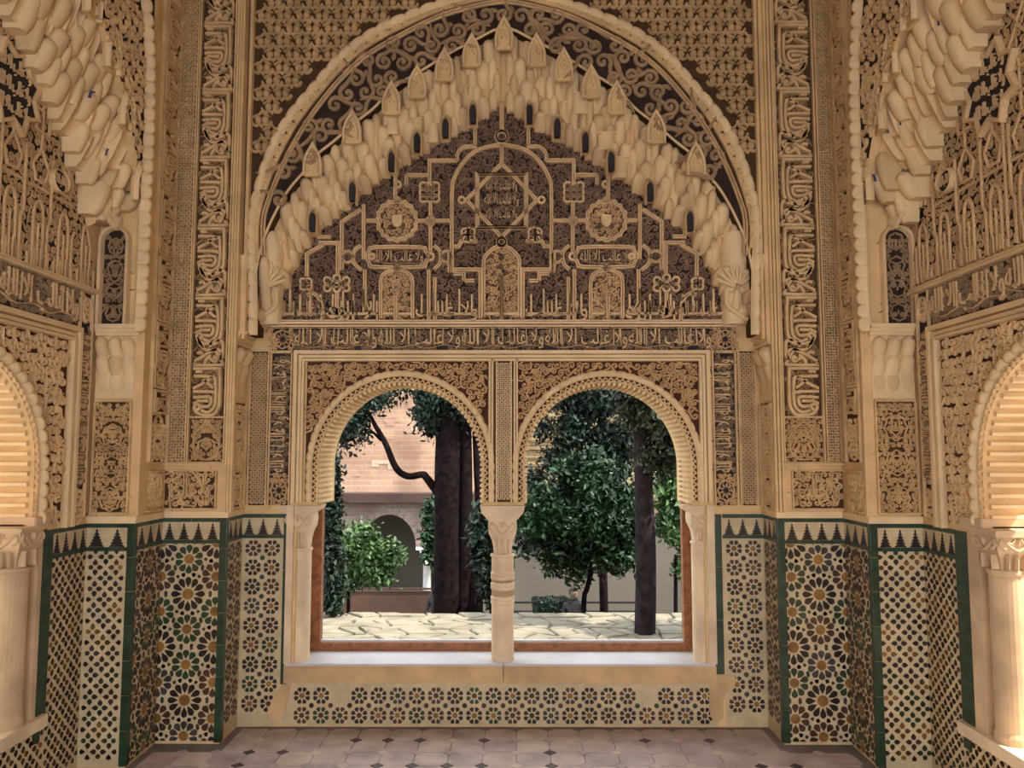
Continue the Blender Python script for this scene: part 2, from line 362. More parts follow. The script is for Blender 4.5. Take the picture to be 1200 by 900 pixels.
# ------------------------------------------------------------------ shell
def wall_open(name, material, frame, u0, u1, v0, v1, holes, thick):
    "a slab with openings; holes: (uL, uR, sill(u), head(u), extra break points)"
    us = {u0, u1}
    for uL, uR, lo, hi, br in holes:
        us |= {uL, uR} | set(br)
        for t in np.linspace(0, np.pi, 49): us.add((uL+uR)/2 - (uR-uL)/2*math.cos(t))
    us = sorted(us); mb = MB()
    def hole(u):
        for uL, uR, lo, hi, br in holes:
            if uL < u < uR: return lo, hi
    for a, b in zip(us, us[1:]):
        if b-a < 1e-7: continue
        m = (a+b)/2; h = hole(m)
        e = 1e-6
        segs = [((v0,v0),(v1,v1))] if h is None else [((v0,v0),(h[0](a+e),h[0](b-e))), ((h[1](a+e),h[1](b-e)),(v1,v1))]
        for (pa,pb),(qa,qb) in segs:
            mb.add([(a,pa,0),(b,pb,0),(b,qb,0),(a,qa,0)], [(0,1,2,3)]); mb.add([(a,pa,-thick),(b,pb,-thick),(b,qb,-thick),(a,qa,-thick)], [(3,2,1,0)])
        if h is not None:
            for fn, fl in ((h[0],0),(h[1],1)):
                q = [(a,fn(a+e),0),(b,fn(b-e),0),(b,fn(b-e),-thick),(a,fn(a+e),-thick)]; mb.add(q, [(3,2,1,0) if fl else (0,1,2,3)])
    # vertical jambs wherever the opening's limits jump
    for u in us:
        e = 1e-5; hl, hr = hole(u-e), hole(u+e)
        l = (hl[0](u-e), hl[1](u-e)) if hl else None; r = (hr[0](u+e), hr[1](u+e)) if hr else None
        sp = []
        if l is None and r: sp = [(r[0], r[1])]
        elif r is None and l: sp = [(l[0], l[1])]
        elif l and r and abs(l[1]-r[1]) > 1e-3: sp = [tuple(sorted((l[1], r[1])))]
        for p, q in sp: mb.add([(u,p,0),(u,q,0),(u,q,-thick),(u,p,-thick)], [(0,1,2,3)])
    mb.add([(u0,v1,0),(u1,v1,0),(u1,v1,-thick),(u0,v1,-thick)], [(0,1,2,3)])
    for u in (u0,u1): mb.add([(u,v0,0),(u,v1,0),(u,v1,-thick),(u,v0,-thick)], [(0,1,2,3)])
    return mb.build(name, material, None, frame)
# main window openings
SPR = BACK.px(469,592)[1]; SILL = BACK.px(590,777)[1]
WIN = []
for c, hw in ((469.5,96.5),(712,98)):
    uc = BACK.px(c,545)[0]; a = BACK.px(c+hw,545)[0]-uc; WIN.append((uc, a, BACK.px(c,546)[1], BACK.px(c,448)[1]-BACK.px(c,546)[1]))
def arch_top(u):
    for uc, a, vc, hv in WIN:
        t = abs(u-uc)/a
        if t < 1: return vc + hv*math.sqrt(1-t*t)
    return SPR
UL, UR = BACK.px(347,650)[0], BACK.px(826,650)[0]
brk = [x for uc, a, vc, hv in WIN for t in np.linspace(0,math.pi,41) for x in (uc-a*math.cos(t),)]
wall_back = wall_open('wall_back', 'stucco', BACK, -2.75, 2.75, -3.6, 5.4, [(UL, UR, lambda u: SILL-.004, arch_top, brk)], .42)
wall_back['kind'] = 'structure'; wall_back['label'] = 'carved stucco end wall with twin arched window and muqarnas arch'
# children of wall_back live in the BACK frame
def rel(frame):
    "matrix of a frame relative to the back wall"
    return BACK.mat().inverted() @ frame.mat()
corner = {}
for s, nm in ((-1,'left'),(1,'right')):
    q = 0 if s < 0 else 1; xa, xb, xc = XA[q], XB[q], XC[q]; mb = MB()
    mb.prism([(s*xa,D+.02),(s*xa,YA),(s*xb,YA),(s*xb,YB),(s*(xc+.02),YB),(s*(xc+.02),D+.02)], -.05, 5.2)
    o = mb.build('wall_corner_'+nm, 'stucco'); o['kind'] = 'structure'; o['label'] = 'stepped stucco corner pier on the %s with inscription bands and tiled dado' % nm; corner[s] = o
# side walls with one arched window each
SIDEWIN = {}; side_wall = {}
for s, nm in ((-1,'left'),(1,'right')):
    fr = SIDE[s]['C']; uj, vj = fr.px(40,560) if s < 0 else fr.px(1152,560)
    a = .52; uc = uj - a if s < 0 else uj + a; vc = WIN[0][2]; hv = WIN[0][3]*1.02
    vs = SPR-.02; vsill = fr.px(18,853)[1] if s < 0 else fr.px(1160,862)[1]
    SIDEWIN[s] = (uc, a, vc, hv, vs, vsill, uj)
    def top(u, uc=uc, a=a, vc=vc, hv=hv, vs=vs):
        t = abs(u-uc)/a
        return vc + hv*math.sqrt(1-t*t) if t < 1 else vs
    ext = .12
    L_, R_ = uc-a-ext, uc+a+ext
    br = [uc-a*math.cos(t) for t in np.linspace(0,math.pi,41)]
    u0, u1 = (-1.5, YB+.05) if s < 0 else (-YB-.05, 1.5)
    o = wall_open('wall_'+nm, 'stucco', fr, u0, u1, -.3, 5.2, [(L_, R_, lambda u, z=vsill: z-.004, top, br)], .50)
    o['kind'] = 'structure'; o['label'] = 'carved stucco side wall on the %s with an arched window' % nm; side_wall[s] = o
def relS(s, frame): return SIDE[s]['C'].mat().inverted() @ frame.mat()
mb = MB(); mb.box((-2.9,-3.2,5.0),(2.9,D+.5,5.3)); o = mb.build('ceiling', 'plaster'); o['kind'] = 'structure'; o['label'] = 'plain ceiling above the alcove'
mb = MB(); mb.box((-2.9,-1.6,3.05),(2.9,-1.2,5.1)); o = mb.build('wall_rear', 'plaster'); o['kind'] = 'structure'; o['label'] = 'unseen wall added over the wide entrance behind the viewer to dim the upper room'  # put in out of view to cut the light on the upper walls
# ------------------------------------------------------------------ floor
mb = MB(); mb.box((-2.75,-3.2,-.3),(2.75,D+.1,-.006)); floor = mb.build('floor', 'floor_border'); floor['kind'] = 'structure'; floor['label'] = 'grey and pink marble slab floor'
plan = [(-XA[0],D),(-XA[0],YA),(-XB[0],YA),(-XB[0],YB),(-XC[0],YB),(-XC[0],2.6),(XC[1],2.6),(XC[1],YB),(XB[1],YB),(XB[1],YA),(XA[1],YA),(XA[1],D)]
p = .172; bo = .05
def fl_in(x, y):
    L_ = -XA[0]+bo if y > YA-bo else (-XB[0]+bo if y > YB-bo else -XC[0]+bo)
    R_ = XA[1]-bo if y > YA-bo else (XB[1]-bo if y > YB-bo else XC[1]-bo)
    return L_, R_, D-bo
oct_me = {}
def octo(r, c): return [(r,-c),(r,c),(c,r),(-c,r),(-r,c),(-r,-c),(-c,-r),(c,-r)]
for k in ('floor_slab','floor_slab2','floor_pale'):
    mb = MB(); mb.prism(octo(p/2-.0015, p*.30), -.006, .0, .002); oct_me[k] = mb.mesh('floor_slab', k)
dia_me = {}
for k in ('floor_dark','floor_pale','floor_slab2'):
    q = p*.195; mb = MB(); mb.prism([(q,0),(0,q),(-q,0),(0,-q)], -.006, .001, .002); dia_me[k] = mb.mesh('floor_diamond', k)
for j in range(0, 11):
    y = D-bo-p*.5 - j*p
    for i in range(-13, 14):
        x = i*p; L_, R_, B_ = fl_in(x, y+p*.5)
        if x-p*.5 >= L_-1e-6 and x+p*.5 <= R_:
            place(oct_me[random.choices(('floor_slab','floor_slab2','floor_pale'),(5,3,1))[0]], 'floor_slab', floor, loc=(x,y,0))
        else:
            a, b = max(L_, x-p*.5), min(R_, x+p*.5)
            if b-a > .03:
                mb = MB(); mb.prism(rect(a+.001, b-.001, y-p*.5+.001, y+p*.5-.001), -.006, 0, .002); mb.build('floor_slab', 'floor_slab', floor)
        x2, y2 = x+p*.5, y-p*.5; L_, R_, B_ = fl_in(x2, y2+p*.3)
        if L_ < x2-p*.2 and x2+p*.2 < R_:
            place(dia_me[random.choices(('floor_dark','floor_pale','floor_slab2'),(2,2,4))[0]], 'floor_diamond', floor, loc=(x2,y2,0))
# ------------------------------------------------------------------ great arch: front face
UC = .017
def sym(P): P = np.asarray(P, float); return np.vstack([P, np.c_[2*UC-P[::-1,0], P[::-1,1]]])
SC_px = [(297,392),(297,345),(296,300),(295,268),(300,235),(312,192),(326,160),(342.7,133),(365,107),(400,67),(440,37),(480,19),(520,4),(560,-7)]
LN_px = [(309,300),(309,262),(314.7,237),(333,192),(360,144),(394.7,98.7),(429,66.7),(466.7,44),(509,22.7),(546.7,10.7)]
MO_px = [(293,392),(295,360),(299,325),(308,285),(322,252),(338,224),(354,205),(370,184),(392,166),(415,146),(438,128),(461,104),(491,86),(523,66),(555,49)]
MI_px = [(318,380),(320,370),(328,350),(347,315),(363,285),(377,270),(398,252),(420,234),(442,215),(464,202),(493,181),(525,163),(556,147)]
SCL = FRONT.pts(SC_px); LNL = FRONT.pts(LN_px); MOL = FRONT.pts(MO_px)
apx = lambda fr, y: np.array([[UC, fr.px(587,y)[1]]])
def full(Lp, fr, ytop):
    L_ = np.vstack([Lp, apx(fr, ytop)]); return np.vstack([L_, np.c_[2*UC-Lp[::-1,0], Lp[::-1,1]]])
SC = cr(full(SCL, FRONT, -11), 8); LN = cr(full(LNL, FRONT, 3), 8); MO = cr(full(MOL, FRONT, 34), 8)
MIL = BACK.pts(MI_px); MI = cr(np.vstack([MIL, [[0, BACK.px(587,126)[1]]], np.c_[-MIL[::-1,0], MIL[::-1,1]]]), 6)
VB = BACK.px(587,382)[1]
SPRF = FRONT.px(300,392)[1]
# face of the arch down to the muqarnas edge
HF = D-(YA+.03)
us = np.unique(np.r_[np.linspace(-XA[0], XA[1], 160), MO[:,0]])
o_ = np.argsort(MO[:,0]); mo_u, mo_v = MO[o_,0], MO[o_,1]
def v_out(u): return np.interp(u, mo_u, mo_v, left=SPRF, right=SPRF)
o_ = np.argsort(MI[:,0]); mi_u, mi_v = MI[o_,0], MI[o_,1]
def v_in(u): return np.interp(u, mi_u, mi_v, left=VB, right=VB)
mb = MB(); lo = v_out(us)+.012
mb.grid(np.stack([np.stack([us, lo, us*0], 1), np.stack([us, lo*0+5.1, us*0], 1)]))
mb.grid(np.stack([np.stack([us, lo, us*0-HF], 1), np.stack([us, lo, us*0], 1)]))
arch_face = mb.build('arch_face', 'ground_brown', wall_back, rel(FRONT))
# dark field between the double line and the muqarnas
def pathpoly(A, B): return np.vstack([A, B[::-1]])
lnu = LN
field = pathpoly(LN, MO)
n = 120
def resamp(P, n):
    d = np.r_[0, np.cumsum(np.hypot(*np.diff(P, axis=0).T))]; t = np.linspace(0, d[-1], n)
    return np.stack([np.interp(t, d, P[:,0]), np.interp(t, d, P[:,1])], 1)
A_, B_ = resamp(LN, n), resamp(MO[(MO[:,1] > LN[0,1]-.02)], n)
mb = MB(); mb.grid(np.stack([np.c_[B_, np.full(n,.003)], np.c_[A_, np.full(n,.003)]])[:, ::1], flip=False)
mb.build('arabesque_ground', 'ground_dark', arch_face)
mb = MB(); fin = lambda x, y: inpoly(np.vstack([A_, B_[::-1]]), x, y)
def shrinkin(x, y, d=.018):
    r = fin(x, y)
    for a in np.arange(0, 6.28, .785): r &= fin(x+d*math.cos(a), y+d*math.sin(a))
    return r
curlfill(mb, shrinkin, (-1.35,1.4,2.9,4.4), .105, .018, leaves=.6, z0=.003, size=.92, fat=False)
mb.build('arabesque_scrolls', mat('scroll', (.40,.26,.145), var=.12, scale=10), arch_face)
mb = MB()
for off in (-.008, .008):
    t = np.gradient(LN, axis=0); t /= np.hypot(*t.T)[:,None]; mb.rib(LN + np.stack([-t[:,1], t[:,0]],1)*off, .011, .022, ROUND)
mb.build('arch_line_moulding', 'strap', arch_face)
# scalloped roll
def lobe_mesh(name, material, L=1., W_=1., H_=1., nx=7, ny=5):
    "a convex swelling of the scalloped roll; x along the arch"
    x = np.linspace(-1, 1, nx); y = np.linspace(-1, 1, ny); X, Y = np.meshgrid(x, y)
    Hh = np.sqrt(np.clip(1-Y**2*.96, 0, 1))*(.42+.58*np.sqrt(np.clip(1-X**2*.97, 0, 1)))
    Yy = Y*(.80+.2*np.sqrt(np.clip(1-X**2,0,1)))+.16*(1-X**2)
    mb = MB(); mb.grid(np.stack([X*L/2, Yy*W_/2, np.where(np.abs(Y) > .99, 0, Hh)*H_], -1)); return mb.mesh(name, material, True)
lob = lobe_mesh('scallop', 'stucco_pale', .064, .056, .036)
P = resamp(SC, 62)
arv = place(None, 'scalloped_archivolt', arch_face)
for i in range(61):
    c = (P[i]+P[i+1])/2; d = P[i+1]-P[i]; l = np.hypot(*d)
    place(lob, 'scallop', arv, loc=(c[0], c[1], .0), rot=(0,0,math.atan2(d[1], d[0])), scale=(l/.058,1,1))
# little shells between roll and line
mb = MB(); LNr, SCr = resamp(LN, 200), resamp(SC[(SC[:,1] > LN[0,1])], 200)
MID = resamp(LNr*.60+SCr*.40, 60); k = 9; aa = np.linspace(0, math.pi, k)
sv = [(0,0,.5)]; sf = []
for j, a in enumerate(aa):
    sv += [(.5*math.cos(a), .62*math.sin(a), 1. if j%2 else .4)]
sv = np.array(sv); sf = [(0,j,j+1) for j in range(1,k)]
for i in range(59):
    d = MID[i+1]-MID[i]; mb.stamp(sv, sf, [MID[i]], math.atan2(d[1],d[0]), np.hypot(*d)*1.02, .014, .002)
    mb.rib(np.array([MID[i], MID[i]+np.array([-d[1],d[0]])*.0+d*.5, MID[i+1]]), .006, .014, ROUND)
mb.build('shell_border', 'stucco_relief', arch_face)
# sebka field: heart-shaped leaves under swags
u0s, u1s = FRONT.px(299,100)[0], FRONT.px(884,100)[0]
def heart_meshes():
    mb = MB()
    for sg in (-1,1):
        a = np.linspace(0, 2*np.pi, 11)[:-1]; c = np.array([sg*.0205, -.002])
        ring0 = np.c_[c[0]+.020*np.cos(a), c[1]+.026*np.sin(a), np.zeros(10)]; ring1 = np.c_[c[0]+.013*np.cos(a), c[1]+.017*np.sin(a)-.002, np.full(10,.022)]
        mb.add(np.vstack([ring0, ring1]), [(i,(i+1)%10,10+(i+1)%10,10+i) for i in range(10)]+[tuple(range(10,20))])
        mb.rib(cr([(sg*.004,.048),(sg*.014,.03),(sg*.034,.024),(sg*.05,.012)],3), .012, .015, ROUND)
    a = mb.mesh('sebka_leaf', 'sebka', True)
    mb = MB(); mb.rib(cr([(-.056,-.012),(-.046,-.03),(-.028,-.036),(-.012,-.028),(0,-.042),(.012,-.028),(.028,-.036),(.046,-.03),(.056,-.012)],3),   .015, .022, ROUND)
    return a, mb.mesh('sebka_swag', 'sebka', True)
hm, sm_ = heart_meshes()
pu, pv = .1105, .0775
o_ = np.argsort(SC[:,0]); scu, scv = SC[o_,0], SC[o_,1]
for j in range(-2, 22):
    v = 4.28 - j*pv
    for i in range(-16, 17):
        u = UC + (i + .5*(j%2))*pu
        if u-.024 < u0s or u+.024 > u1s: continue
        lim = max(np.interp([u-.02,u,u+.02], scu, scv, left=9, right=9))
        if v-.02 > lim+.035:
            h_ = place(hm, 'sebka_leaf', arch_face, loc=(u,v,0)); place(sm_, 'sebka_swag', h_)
# frame of the sebka field
mb = MB()
for sg, (e0, e1) in ((-1,(274,297)),(1,(886,905))):
    a, b = FRONT.px(e0,200)[0], FRONT.px(e1,200)[0]
    for t, w in ((.1,.02),(.42,.035),(.8,.022)):
        u = a+(b-a)*t; mb.rib([(u,FRONT.px(300,398)[1]),(u,5.0)], w, .03, FLAT)
mb.build('edge_moulding', 'stucco', arch_face)
# small colonnettes below the roll
for sg in (-1,1):
    u = FRONT.px(286.5,340)[0]; u = u if sg < 0 else 2*UC-u+.01; v0, v1 = FRONT.px(286,392)[1], FRONT.px(286,300)[1]
    mb = MB(); r = .021
    for (q0,q1,rr) in ((0,.035,1.25),(.035,.05,1.05)): pass
    pr = [(1.3,0),(1.3,.03),(1.0,.05),(1.0,.62),(1.15,.63),(1.15,.65),(.95,.66),(1.0,.74),(1.5,.9),(1.5,1.0)]
    a = np.linspace(0, np.pi, 9)
    mb.grid(np.stack([np.stack([u - r*q*np.cos(a), np.full(9, v0+(v1-v0)*t), r*q*np.sin(a)], -1) for q, t in pr])[:, ::-1], flip=True)
    mb.build('colonnette', 'stucco_pale', arch_face, smooth=True)
# ------------------------------------------------------------------ muqarnas
def cell_mesh(name, material, niche=False, nx=9, nz=13, pend=.75, rec=2.4):
    "one honeycomb-vault cell: a finger with a domed head that stands before the stem of the cell above it (+z is towards the room)"
    mb = MB(); G = np.zeros((nz, nx, 3)); vs = np.r_[np.linspace(-pend, .5, nz-8), .5+.5*np.sin(np.linspace(0, np.pi/2, 9))[1:]]
    for j, v in enumerate(vs):
        for i in range(nx):
            x = math.sin((-1 + 2*i/(nx-1))*math.pi/2)
            wd = max(.02, math.sqrt(max(0, 1-((v-.5)/.5)**2))) if v > .5 else .84+.16*min(1, (v+pend)/(.5+pend)*1.2)
            X = x*wd; rho2 = min(1, X*X + (max(0, v-.5)/.5)**2); t = min(1, (v+pend)/(.6+pend))
            base = -rec + rec*t**.6
            G[j,i] = (X/2, v, base+(.9*math.sqrt(1-rho2) if not niche else .55-.75*math.sqrt(1-rho2)))
    mb.grid(G); nG = len(mb.f)
    rim = np.concatenate([G[:,0], G[-1,1:], G[-2::-1,-1], G[0,-2:0:-1]]); m = len(rim)
    if niche:
        out = rim.copy(); out[:,:2] = np.array([0,.3]) + (rim[:,:2]-np.array([0,.3]))*1.1
        mb.add(np.vstack([rim, out]), [(i,(i+1)%m,m+(i+1)%m,m+i) for i in range(m)]); rim = out
    Q = rim.copy(); Q[:,2] = -3.
    mb.add(np.vstack([rim, Q]), [(i,(i+1)%m,m+(i+1)%m,m+i) for i in range(m)])
    me = mb.mesh(name, material, False); me.polygons.foreach_set('use_smooth', np.arange(len(me.polygons)) < nG); return me
NICHE, NICHE_D, NICHE_0 = cell_mesh('muqarnas_cell', 'cell', True), cell_mesh('muqarnas_cell', 'cell'), cell_mesh('muqarnas_cell', 'cell', pend=.12)
SIDE_CELL = cell_mesh('muqarnas_cell', 'cell', rec=1.5, pend=.5), cell_mesh('muqarnas_cell', 'cell', True, rec=1.3, pend=.5)
def ledge_mesh():
    mb = MB(); a = np.linspace(0, np.pi, 11)
    G = np.stack([np.stack([-.5*np.cos(a), np.full(11, v), .15+.85*np.sin(a)*k], -1) for v, k in ((-.3,.5),(0,.75),(.4,.85),(.8,1.0),(.9,1.05))])
    mb.grid(G[:, ::-1], flip=True)
    mb.box((-.56,.9,-1),(.56,1.0,1.12)); mb.box((-.5,-.2,-1),(.5,.9,.16)); return mb.mesh('muqarnas_cell', 'cell', False)
LEDGE = ledge_mesh()
def pavilion(parent, frame_m, u, v, w, h, hz):
    "pointed hood with its trefoil at the outer edge of the vault"
    mb = MB(); L_ = cr([(-w*.5,-h*.55),(-w*.5,-h*.1),(-w*.34,h*.2),(-w*.12,h*.42),(0,h*.55)], 4); P = np.vstack([L_, np.c_[-L_[::-1,0], L_[::-1,1]][1:]])
    mb.rib(P, w*.2, .022, ROUND, z0=.0)
    q = P*np.array([.64,.66])+np.array([0,-h*.06]); mb.rib(q, w*.10, .012, ROUND, z0=0)
    for dx, dy in ((0,.12),(-.14,-.12),(.14,-.12),(0,-.02)): mb.stamp(*LEAF, [(dx*w, dy*h)], 0, w*.22, .014, 0.)
    bk = MB(); bk.prism(P, -.02, 0.)
    o = mb.build('muqarnas_hood', 'stucco_pale', parent, loc=None); o.location = (u, v, hz); o.matrix_local = frame_m @ Matrix.Translation((u,v,hz))
    bk.build('hood_ground', 'stucco', o)
    return o
ROS_ = {}
def muqarnas(parent, fm, vin, vout, ulist, H, tier=.118, blue=0, ledges=True, hk=(.40,.34), dk=1., side=False):
    "cells between the inner (deep) and outer (front) edge of the arch; fm: matrix of the deep plane"
    n_ = 0
    for ci, (u, w) in enumerate(ulist):
        lo, hi = vin(u), vout(u)
        n = max(2, int(round((hi-lo)/tier))); th = (hi-lo)/n
        for j in range(n):
            uu = u + (w*.5 if j % 2 else 0)
            lo2, hi2 = vin(uu), vout(uu); th = (hi2-lo2)/n
            if th < .03: continue
            v = lo2 + j*th - th*.02 + th*.10*math.sin(ci*2.3+j)
            h0 = H*hk[0] + H*hk[1]*(j/max(1,n-1)); dp = .05*w/.07*dk
            r = (ci*7+j*5) % 9
            me = LEDGE if ledges and r == 2 and j < n-1 and ci % 2 else (NICHE_0 if j == 0 else (NICHE if r in (1,6) else NICHE_D))
            if side: me = SIDE_CELL[1 if r in (1,4,6) else 0]
            ww = w*(1.4 if me is LEDGE else (1.0 if me is NICHE else 1.08))
            o = place(me, 'muqarnas_cell', parent); o.matrix_local = fm @ Matrix.Translation((uu, v, h0)) @ Matrix.Diagonal((ww, th*(1.02 if me is not LEDGE else .9), dp, 1)); n_ += 1
            if blue and me is not LEDGE and (ci*3+j) % blue == 1 and j < 3:
                if 'arris' not in ROS_:
                    a_m = MB(); t_ = np.linspace(0, np.pi, 11); a_m.rib(np.c_[.40*np.cos(t_), .5+.42*np.sin(t_)], .07, .45, FLAT, z0=.25); ROS_['arris'] = a_m.mesh('painted_arris', 'blue_paint')
                place(ROS_['arris'], 'painted_arris', o)
    return n_
muq = place(None, 'muqarnas_arch', wall_back)
# backing of the vault
us = np.linspace(-XA[0]+.03, XA[1]-.03, 140)
mb = MB(); mb.grid(np.stack([np.stack([us, v_in(us)-.005, us*0+.004], 1), np.stack([us, v_in(us)+.02, us*0+HF*.25], 1), np.stack([us, v_out(us)+.03, us*0+HF*.6], 1)])); mb.build('vault_ground', 'stucco', muq)
ul = []; u = -1.42; k = 0
while u < 1.42:
    w = (.066,.048,.072,.046)[k % 4]; ul.append((u+w/2, w)); u += w; k += 1
# symmetric about the middle
ul = [(x,w) for x, w in ul if x < -.01]; ul = ul + [(-x, w) for x, w in ul[::-1]]
muqarnas(muq, Matrix.Identity(4), v_in, v_out, ul, HF-.01, tier=.092)
hoods = [(587,40),(553,60),(521,77),(489,97),(459,116),(413,150),(366.7,188)]
for i, (x, y) in enumerate(hoods):
    u, v = FRONT.px(x, y)
    for uu in ((u, 2*UC-u) if i else (UC,)):
        pavilion(muq, Matrix.Identity(4), uu, v, .092, .17, HF+.006)
# outer edge fillet
mb = MB(); mb.rib(np.c_[MO[:,0], MO[:,1]+.006], .014, .012, ROUND, z0=HF); mb.build('vault_fillet', 'stucco_pale', muq)
# dark finger niches along the tympanum edge
for x, y in ((556,146),(525,162),(493,178),(464,200),(420,234),(375,268)):
    for s_ in (-1,1):
        u, v = BACK.px(x, y); u = u*(-s_) if s_ > 0 else u
        mb = MB(); q = [(-.016,-.06),(-.016,.02),(0,.045),(.016,.02),(.016,-.06)]
        mb.prism(cr(q,3), -.01, .03); o = mb.build('finger_niche', 'ground_black', muq, loc=(u, v, HF*.40+.055))
        mb = MB(); mb.rib(cr(np.array(q)*1.45+np.array([0,.004]),3), .013, .045, ROUND); mb.build('niche_rim', 'stucco_pale', o)
# springers with shells at the feet of the vault
for s_ in (-1,1):
    g = place(None, 'springer', muq)
    u = BACK.px(318,355)[0]; u = u if s_ < 0 else -u
    mb = MB(); v0, v1 = VB, BACK.px(320,282)[1]; hw = .085
    a = np.linspace(0, np.pi, 13)
    G = np.stack([np.stack([u - hw*k_*np.cos(a), np.full(13,v), .02+ (HF-.05)*d_*np.sin(a)**.6], -1) for v, k_, d_ in ((v0,.8,.35),(v0+.12,.85,.4),(v0+.25,.95,.55),(v0+.36,1.1,.85),(v0+.44,1.2,1.),(v1,1.2,1.))])
    mb.grid(G[:, ::-1], flip=True); mb.build('springer_block', 'stucco_pale', g, smooth=True)
    mb = MB()
    for t in np.linspace(-.9, 1.2, 8):
        d = np.array([math.sin(t)*-s_, math.cos(t)]); c = np.array([u + s_*-.01, v0+.20]); mb.rib([c+d*.02, c+d*.10, c+d*.13], .022, .02, ROUND, z0=HF*.62)
    mb.build('scallop_shell', 'stucco_pale', g)
    mb = MB(); mb.rib(cr([(u-.06*s_*-1, v0+.02),(u+.05*s_*-1,v0+.1),(u+.055*s_*-1,v0+.19)],5), .03, .03, ROUND, z0=HF*.35); mb.build('springer_roll', 'stucco_pale', g)
# ------------------------------------------------------------------ tympanum
tym = place(None, 'tympanum', wall_back)
B = BACK.px
TP = np.vstack([[MI[0][0], VB], MI, [MI[-1][0], VB]])
TPin = lambda x, y: inpoly(TP, x, y)
mb = MB(); m_ = (MI[:,0] > -9); bot = np.c_[MI[:,0], np.full(len(MI), VB-.01)]
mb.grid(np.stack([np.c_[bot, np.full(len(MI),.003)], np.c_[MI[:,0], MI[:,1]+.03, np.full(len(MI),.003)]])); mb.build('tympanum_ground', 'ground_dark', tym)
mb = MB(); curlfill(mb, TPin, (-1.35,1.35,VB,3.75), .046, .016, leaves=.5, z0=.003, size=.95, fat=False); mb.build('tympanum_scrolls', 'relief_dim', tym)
PX = B(590,300)[0]-B(589,300)[0]          # metres per photo pixel on this wall
SW, SH = 4.6*PX, .030
def strap(mbs, pl, w=SW, h=SH, prof=GROOVE, closed=False, smooth=0, z0=.003):
    P = BACK.pts(pl)
    if smooth: P = cr(P, smooth, closed)
    for sgn in (1,-1):
        Q = P*np.array([sgn,1]); mbs.rib(Q, w, h, prof, closed, z0)
st = MB()
def loop(cx, cy, r, w=2.6): 
    a = np.linspace(0, 2*np.pi, 11)[:-1]; strap(st, [(cx+r*math.cos(t), cy+r*math.sin(t)) for t in a], w*PX, SH, FLAT, True)
for pl in ([(424,247),(401.7,261.5),(401.7,318)], [(375,263),(375,279),(389,279)], [(375,286),(397,286),(397,323)], [(380,288),(361,299),(361,325)],
           [(427,241),(427,305)], [(428.5,317),(428.5,356),(435,368)], [(430,260),(442,260)], [(464,205),(464,234)], [(477,207),(502,207)], [(477,207),(477,218)],
           [(504,219),(504,190),(536,190)], [(557,142),(557,174)], [(505,238),(505,296)], [(491,260),(531,260)], [(503,317),(503,375)], [(510,326),(510,376)],
           [(532,317),(563,317),(563,374)], [(532,322),(544,322),(544,330)], [(396,344),(396,373)], [(447,332),(447,374)], [(484,332),(484,374)], [(464,348),(464,375)],
           [(567,307),(567,372)], [(527,297),(527,320)], [(588,328),(588,375)], [(587.6,124),(587.6,154)], [(587.6,172),(587.6,194)],
           [(616,206),(616,268),(559,268),(559,206),(616,206)], [(547,236),(587.6,194)], [(547,236),(587.6,279)],
           [(552,268),(545,276),(538,290),(532,290)], [(549,270),(549,284),(560,284)], [(545,330),(556,330)]):
    strap(st, pl)
for pl in ([(361,347),(369,345),(376,352),(379,362),(379,377)], [(424,289),(416,296),(416,309),(425,318)], [(509,289),(516,296),(516,309),(509,317)],
           [(536,190),(537,181),(545,174),(559,174)], [(530,320),(530,230),(533,210),(545,190),(562,177),(587.6,171)], [(567,307),(570,300),(579,292),(587.6,289)],
           [(447,332),(449,324),(457,319),(465.5,317),(474,319),(482,324),(484,332)]):
    strap(st, pl, smooth=5)
# cartouches, medallions, eyelets
cart = [(440,291),(493,291),(499,295),(502,302),(499,310),(493,314),(440,314),(434,310),(431,302),(434,295)]
strap(st, cart, closed=True, smooth=3)
a = np.linspace(0, 2*np.pi, 65)[:-1]
strap(st, [(466+(22.6+1.1*math.cos(16*t))*math.cos(t), 260+(22.6+1.1*math.cos(16*t))*math.sin(t)) for t in a], closed=True)
for cx in (408.5, 523.5): strap(st, [(cx+6.6*math.cos(t), 302+6.6*math.sin(t)) for t in a[::5]], 3.2*PX, SH, closed=True)
for (x, y, r) in ((587.6,162,6.5),(587.6,285,5),(466,315.5,3),(466,236,3),(437,302,3),(505,302,4),(505,260,4.5)): loop(x, y, r, 3.4)
loop(541.5,236,3.6)
# knots
for cx, cy, nx, ny, r in ((360,334,2,2,3.6),(504,227,3,3,4.2),(549,277,2,2,4.2),(725-258,160+58,1,1,3.5),(396,366,2,1,4.5)):
    for i in range(nx):
        for j in range(ny): loop(cx+(i-(nx-1)/2)*r*1.75, cy+(j-(ny-1)/2)*r*1.75, r)
for dx, dy in ((-11,-4),(11,-4),(-11,4.5),(11,4.5),(0,-7),(0,5),(-4.5,0),(4.5,0)): loop(396+dx, 334+dy, 4.0)
